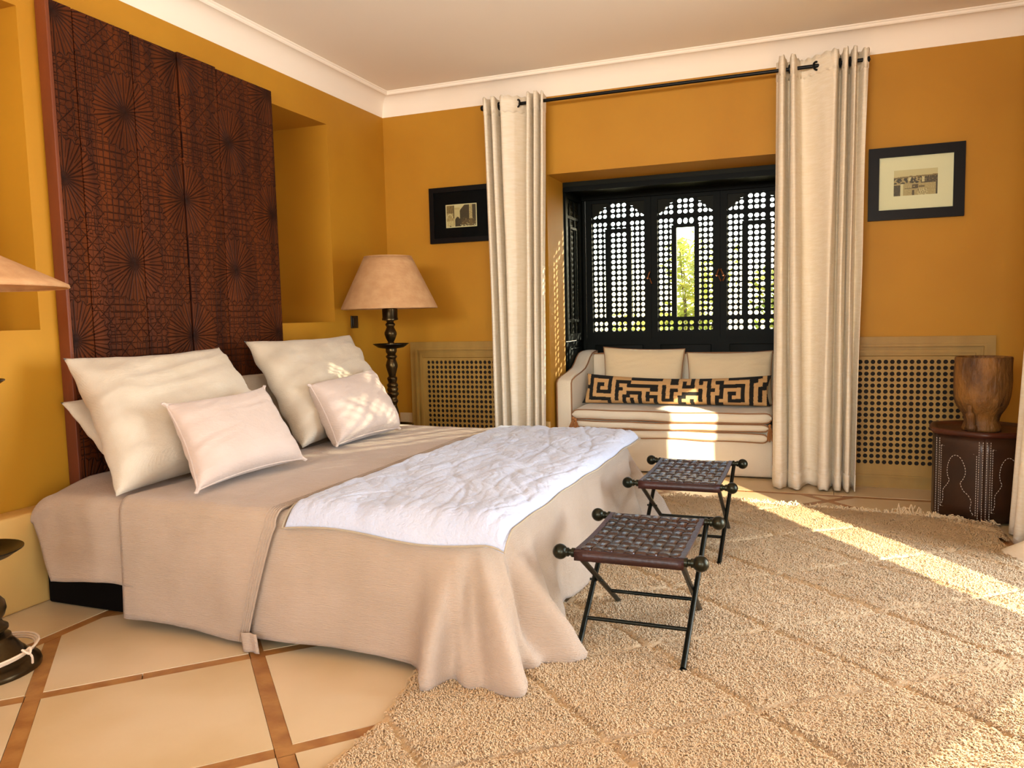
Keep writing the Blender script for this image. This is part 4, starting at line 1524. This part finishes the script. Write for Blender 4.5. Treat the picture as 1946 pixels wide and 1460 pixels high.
# stools ------------------------------------------------------------------------
def stool(x0, x1, yf, yb, z, label):
    t = thing('folding_stool', label, 'stool', ((x0 + x1) / 2, (yf + yb) / 2, 0), 'iron stools with woven leather seats at the foot of the bed')
    xl, xr = x0 + .055, x1 - .055
    for y in (yf, yb):
        b = MB(); b.tube([(x0 + .02, y, z), (x1 - .02, y, z)], .010, 10); cb = b.build('crossbar', M['stool_iron'], t)
        for x, sg in ((x0, -1), (x1, 1)):
            b = MB()
            b.sphere((x, y, z), .028, 20, 12)
            b.lathe([(.016, .0), (.016, .01), (.012, .012), (.012, .02), (.017, .022), (.017, .032)], (0, 0, 0), 14)
            k = len(b.v) - 14 * 6
            b.v = b.v[:k] + [(x - sg * (.022 + c), y + a, z + bb) for a, bb, c in b.v[k:]]
            b.build('ball_finial', M['stool_ball'], cb)
    fy0, fy1 = yf - .01, yb + .02
    for x, dx in ((xl, .045), (xr, -.045)):
        off = .009 if dx > 0 else -.009
        for (ya, yb2, o2) in ((yf, fy1, off), (yb, fy0, -off)):
            b = MB()
            b.tube([(x + o2, ya, z - .005), (x + o2 + dx * .3, yb2, .028)], .0105, 10)
            b.lathe([(.0085, 0), (.013, .001), (.013, .008), (.0085, .01)], (x + o2 + dx * .3, yb2, .02), 12)
            b.build('leg', M['stool_iron'], t)
        b = MB()
        ym = (yf + yb) / 2
        b.tube([(x - .02, ym, z * .53), (x + .02 + dx * .3, ym, z * .53)], .005, 8); b.build('pivot', M['stool_iron'], t)
    def on_leg(ya, yb2, zz):
        q = (z - .005 - zz) / (z - .033)
        return ya + (yb2 - ya) * q
    zz = .115
    for ya, yb2, o2 in ((yf, fy1, .009), (yb, fy0, -.009)):
        y = on_leg(ya, yb2, zz)
        b = MB(); b.tube([(xl + o2 + .01, y, zz), (xr - o2 - .01, y, zz)], .0075, 10); b.build('stretcher', M['stool_iron'], t)
    # leather seat
    def sag(x, y):
        u, v = (x - xl) / (xr - xl), (y - yf) / (yb - yf)
        return z + .011 - .011 * sin(PI * min(max(v, 0), 1)) * (.8 + .2 * sin(PI * u))
    b = MB()
    def rim(y):
        return lambda u, v: (xl - .004 + (xr - xl + .008) * u, y + .0135 * cos(2 * PI * v), z + .0135 * sin(2 * PI * v) - .001)
    for y in (yf, yb):
        b = MB(); b.grid(rim(y), 12, 16); b.build('binding', M['leather_rim'], t, smooth=180)
    b = MB()
    for y0, y1, sg in ((yf, yf, 1), (yb, yb, -1)):
        pass
    b = MB()
    b.grid(lambda u, v: (xl + (xr - xl) * u, yf - .0135, z + .008 - .032 * v), 10, 2)
    b.build('front_flap', M['leather_rim'], t, smooth=180, solid=.004)
    for x, s in ((xl, 1), (xr, -1)):
        b = MB()
        ys_ = [yf + (yb - yf) * k / 24 for k in range(25)]
        w = .02
        vs = []
        for y in ys_:
            zz_ = sag(x, y)
            vs += [(x, y, zz_ - .004), (x + s * w, y, zz_ - .004), (x + s * w, y, zz_ + .004), (x, y, zz_ + .004)]
        fs = [(i * 4 + j, i * 4 + (j + 1) % 4, (i + 1) * 4 + (j + 1) % 4, (i + 1) * 4 + j) for i in range(24) for j in range(4)]
        b.add(vs, fs + [(3, 2, 1, 0), (96, 97, 98, 99)])
        b.build('edge_strip', M['leather_rim'], t, smooth=30)
    b = MB()
    b.grid(lambda u, v: (xl + .004 + (xr - xl - .008) * u, yf + .004 + (yb - yf - .008) * v, sag(xl + (xr - xl) * u, yf + (yb - yf) * v) - .0075), 8, 16)
    b.build('seat_lining', M['leather'], t, smooth=180, solid=.002)
    nxs, nys = 9, 9
    x_a, x_b, y_a, y_b = xl + .016, xr - .016, yf + .006, yb - .006
    px, py = (x_b - x_a) / nxs, (y_b - y_a) / nys
    def strap(i, along_y):
        vs = []
        n = 44
        for k in range(n + 1):
            q = k / n
            if along_y:
                x = x_a + (i + .5) * px; y = y_a + (y_b - y_a) * q
                ph = q * nys; wd = px * .475
            else:
                y = y_a + (i + .5) * py; x = x_a + (x_b - x_a) * q
                ph = q * nxs; wd = py * .475
            h_ = .0036 * math.tanh(2.2 * cos(PI * (ph - .5)))  * (1 if (i % 2 == 0) == along_y else -1) * (1 if i % 1 == 0 else 1)
            zc = sag(x, y) + h_
            for sgn, dz in ((-1, 0.0), (0, .0022), (1, 0.0)):
                if along_y:
                    vs.append((x + sgn * wd, y, zc + dz))
                else:
                    vs.append((x, y + sgn * wd, zc + dz))
        fs = [(k * 3 + j, (k + 1) * 3 + j, (k + 1) * 3 + j + 1, k * 3 + j + 1) for k in range(n) for j in (0, 1)]
        b = MB(); b.add(vs, fs)
        b.build('strap', M['leather'], t, smooth=180, solid=.0022)
    for i in range(nxs):
        strap(i, True)
    for i in range(nys):
        strap(i, False)
    return t
s1 = stool(2.543, 3.04, -3.285, -2.745, .40, 'iron folding stool with brown woven leather seat, the one nearer the viewer')
s2 = stool(2.527, 3.035, -2.09, -1.46, .40, 'iron folding stool with black woven leather seat, the one nearer the sofa')

# drum table and mortar -----------------------------------------------------------
DC = (4.34, -.64)
DR, DH = .28, .53
t = thing('drum_table', 'six sided dark brown leather drum table with white stitching by the right radiator cover', 'table', (DC[0], DC[1], 0))
def hexpt(k, r):
    a = math.radians(-97 + 60 * k)
    return Vector((DC[0] + r * cos(a), DC[1] + r * sin(a), 0))
for k in range(6):
    p, q = hexpt(k, DR), hexpt(k + 1, DR)
    b = MB()
    nrm = Vector(((p + q) / 2 - Vector((DC[0], DC[1], 0)))).normalized()
    poly = [(p, q)]
    def fc(u, v):
        c = p.lerp(q, u)
        bow = .014 * (1 - (2 * u - 1) ** 2)
        return tuple(c + nrm * bow + Vector((0, 0, .012 + (DH - .03 - .012) * v)))
    b.grid(fc, 10, 6)
    sd = b.build('side_panel', M['drum'], t, smooth=60, solid=.004)
    # stitching: dashes along the panel border and a keyhole arch
    b = MB()
    def on(u, v):
        return Vector(fc(u, v)) + nrm * .0032
    def dashes(pts, dl=.008, gap=.006):
        P = [on(*w) for w in pts]
        acc = []
        for i in range(len(P) - 1):
            L_ = (P[i + 1] - P[i]).length
            m_ = max(1, int(L_ / .002))
            acc += [P[i].lerp(P[i + 1], j / m_) for j in range(m_)]
        step = max(1, int((dl + gap) / .002)); on_ = max(1, int(dl / .002))
        for i in range(0, len(acc) - on_, step):
            b.tube([acc[i], acc[i + on_]], .0014, 4)
    if k in (0, 5, 1):
        for u in (.03, .10, .90, .97):
            dashes([(u, .02), (u, .98)])
        dashes([(.14, .13), (.86, .08)]); dashes([(.14, .87), (.86, .80)]); dashes([(.14, .13), (.14, .87)]); dashes([(.86, .08), (.86, .80)])
        key = [(.17, .16), (.20, .22), (.20, .33), (.28, .40), (.33, .46), (.30, .50), (.28, .58), (.31, .68), (.38, .75), (.46, .77), (.54, .75), (.60, .70), (.65, .62), (.65, .55), (.60, .48), (.56, .44), (.62, .36), (.72, .31), (.78, .24), (.76, .17), (.78, .12), (.84, .08)]
        dashes([tuple(v[:2]) for v in catmull([(a, c, 0) for a, c in key], 5)])
        s_ = b.build('stitching', M['stitch'], sd, smooth=0, fix=False)
        s_['kind'] = 'stuff'
        s_['label'] = 'white dashed stitching'
b = MB()
rim = [hexpt(k + f, 1) for k in range(6) for f in (0,)]
def hexr(a, r0, soft=.35):
    k = (a + math.radians(97)) / math.radians(60)
    f = k - math.floor(k)
    edge = cos(PI / 6) / cos((f - .5) * PI / 3)
    return r0 * (edge * (1 - soft) + soft)
prof = [(DR * .5, DH - .05), (DR * .98, DH - .034), (DR * 1.05, DH - .028), (DR * 1.09, DH - .016), (DR * 1.09, DH - .006), (DR * 1.05, DH + .004), (DR * .97, DH + .002), (DR * .93, DH - .008), (DR * .9, DH - .012), (0.0, DH - .012)]
b.lathe(prof, (DC[0], DC[1], 0), 60, lambda a, z: hexr(a, 1.0))
b.build('top', M['drum_top'], t, smooth=50)

MC = (4.325, -.70)
t = thing('wooden_mortar', 'worn old wooden mortar standing on the leather drum table', 'mortar', (MC[0], MC[1], DH - .01))
def wob(a, z):
    return 1 + .05 * nz3(cos(a) * 1.3, sin(a) * 1.3, z * 3) + .035 * nz3(cos(a) * 4, sin(a) * 4, z * 12) + .012 * nz3(cos(a) * 9, sin(a) * 9, z * 25)
prof = [(.02, 0), (.098, 0), (.103, .012), (.098, .03), (.090, .05), (.092, .075), (.100, .098), (.118, .125), (.136, .16), (.146, .20), (.150, .25), (.150, .30), (.149, .34), (.148, .39), (.147, .425), (.142, .433), (.134, .430), (.130, .41), (.125, .30), (.10, .2), (.02, .17)]
b = MB(); b.lathe(prof, (MC[0], MC[1], DH - .012), 72, wob); b.build('bowl', M['mortar'], t, smooth=70)
b = MB()
a = math.radians(-128)
d = Vector((cos(a), sin(a), 0)); o_ = Vector((MC[0], MC[1], DH - .012))
b.tube(catmull([o_ + d * .085 + Vector((0, 0, .006)), o_ + d * .112 + Vector((0, 0, .03)), o_ + d * .116 + Vector((0, 0, .07)), o_ + d * .128 + Vector((0, 0, .115)), o_ + d * .132 + Vector((0, 0, .16))], 6), [.030] * 8 + [.024] * 10 + [.016] * 7, 12)
b.build('lug', M['mortar'], t, smooth=60)

# rug -------------------------------------------------------------------------------
rug = thing('shag_rug', 'thick cream shag wool rug with sunken lozenge lines at the foot of the bed', 'rug', (3.2, -2.8, 0))
RC = [(2.02, -.665), (4.345, -.875), (4.32, -4.9), (2.09, -4.9)]
def in_rug(x, y):
    t_ = (y + .665 + (x - 2.02) * .0903)          # behind the back edge when > 0
    xl = 2.04 + .02 * sin(y * 3)
    if y < -3.4:
        xl += .09 * min(1, (-3.4 - y) / .5)
    xr = 4.34 - .02 * sin(y * 2.3 + 1)
    if y > -1.2: xr += .01
    if y < -1.25: xr = min(xr, 4.32 + .1 * min(1, (-1.25 - y)))
    return min(-t_, x - xl, xr - x)
def groove(x, y):
    wx = .03 * nz3(x * 2, y * 2, 3); wy = .03 * nz3(x * 2, y * 2, 8)
    a = (y + .87 * x + .68 + wx + .05 * (x - 3.2) * 0) / .665
    c = (y - .75 * x + 5.92 + wy) / .665
    da = abs(a - round(a)) * .665 / 1.325
    dc = abs(c - round(c)) * .665 / 1.25
    return min(da, dc * 1.25)
def height(x, y):
    g = groove(x, y)
    k = min(1, max(0, (g - .005) / .018))
    k = k * k * (3 - 2 * k)
    e = min(1, max(0, in_rug(x, y) / .03))
    return (.005 + .020 * k + .005 * nz3(x * 9, y * 9, 2) * k) * (.35 + .65 * e), k
gx, gy = 150, 280
V, F = [], []
idx = {}
for i in range(gx + 1):
    for j in range(gy + 1):
        x = 1.98 + 2.42 * i / gx; y = -4.9 + 4.3 * j / gy
        if in_rug(x, y) >= -.012:
            idx[i, j] = len(V)
            V.append((x, y, height(x, y)[0]))
for i in range(gx):
    for j in range(gy):
        q = [(i, j), (i + 1, j), (i + 1, j + 1), (i, j + 1)]
        if all(k in idx for k in q):
            F.append(tuple(idx[k] for k in q))
b = MB(); b.add(V, F)
b.build('ground_weave', M['rug'], rug, smooth=180)
# curly wool tufts
def pile():
    V, F, C = [], [], []
    base = np.array(lin('#d3b78f')[:3])
    n = 0
    target = 270000
    tries = 0
    cam = (3.3764, -5.9043)
    while n < target and tries < 2000000:
        tries += 1
        x = rng.uniform(2.0, 4.42); y = rng.uniform(-4.85, -.64)
        if in_rug(x, y) < 0:
            continue
        if x < 2.42 and y > -3.55:
            continue
        d = math.hypot(x - cam[0], y - cam[1])
        if rng.random() > min(1, (2.4 / d) ** 1.1):
            continue
        z, k = height(x, y)
        if k < .12 and rng.random() < .45:
            continue
        cl = nz3(x * 26, y * 26, 4)
        a = -.9 + 1.2 * nz3(x * 6, y * 6, 1) + rng.normal() * .55 + cl * .9
        ln = (.013 + .010 * rng.random()) * (.45 + .55 * k)
        w = .0019 + .0012 * rng.random()
        dx, dy = cos(a), sin(a)
        sx, sy = -dy * w, dx * w
        up = .36 + .40 * rng.random() + .2 * cl
        c1, c2 = rng.normal() * .003, rng.normal() * .004
        p = []
        for q, f, wd in ((0, 0, .8), (.4, .75, 1.0), (.8, 1.0, .8), (1.05, .62, .2)):
            cx, cy = -dy * c1 * q - dy * c2 * q * q, dx * c1 * q + dx * c2 * q * q
            px_, py_, pz_ = x + dx * ln * q * .8 + cx, y + dy * ln * q * .8 + cy, z - .004 + ln * up * f * .8
            p.append((px_ + sx * wd, py_ + sy * wd, pz_)); p.append((px_ - sx * wd, py_ - sy * wd, pz_))
        o = len(V)
        V += p
        F += [(o, o + 1, o + 3, o + 2), (o + 2, o + 3, o + 5, o + 4), (o + 4, o + 5, o + 7, o + 6)]
        t_ = .92 + .14 * rng.random() + .06 * nz3(x * 5, y * 5, 6)
        C.append((base[0] * t_, base[1] * t_, base[2] * t_ * (.98 + .05 * rng.random())))
        n += 1
    me = bpy.data.meshes.new('pile')
    V = np.array(V, dtype=np.float32); Fa = np.array(F, dtype=np.int32)
    me.vertices.add(len(V)); me.vertices.foreach_set('co', V.ravel())
    me.loops.add(Fa.size); me.loops.foreach_set('vertex_index', Fa.ravel())
    me.polygons.add(len(Fa)); me.polygons.foreach_set('loop_start', np.arange(0, Fa.size, 4, dtype=np.int32))
    me.polygons.foreach_set('use_smooth', np.ones(len(Fa), dtype=bool))
    me.update(calc_edges=True)
    at = me.color_attributes.new('col', 'FLOAT_COLOR', 'POINT')
    cc = np.ones((len(V), 4), dtype=np.float32)
    cc[:, :3] = np.repeat(np.array(C, dtype=np.float32), 8, axis=0)
    at.data.foreach_set('color', cc.ravel())
    me.materials.append(M['pile'])
    o = bpy.data.objects.new('pile', me)
    COL.objects.link(o)
    o.parent = rug
    o.matrix_parent_inverse = WM[rug.name].inverted()
    o['kind'] = 'stuff'
pile()
# fringe along the far edge: knotted strings
b = MB()
k = 0
while k < 330:
    u = rng.random()
    x = 2.5 + 1.84 * u
    y = -.665 - (x - 2.02) * .0903 - .01
    ln = rng.uniform(.035, .075)
    amp = .014
    if 3.86 < x < 3.98:
        ln *= 1.3; amp = .035
    if x > 4.13:
        ln *= 1.5
    a = PI / 2 + rng.normal() * .75
    if x > 4.13: a = rng.normal() * .5 - .2
    p = Vector((x, y, .02))
    pts = [p]
    for q in range(1, 5):
        a += rng.normal() * .55
        p = p + Vector((cos(a), sin(a), 0)) * ln / 4
        pts.append(Vector((p.x, p.y, .010 + abs(rng.normal()) * amp * .7 + (.012 if q < 3 else 0))))
    b.tube(catmull(pts, 2), .0035, 5)
    k += 1
f = b.build('fringe', M['pile'], rug, fix=False)
f['kind'] = 'stuff'
at = f.data.color_attributes.new('col', 'FLOAT_COLOR', 'POINT')
at.data.foreach_set('color', np.tile(np.array(lin('#d6bd97'), dtype=np.float32), len(f.data.vertices)))
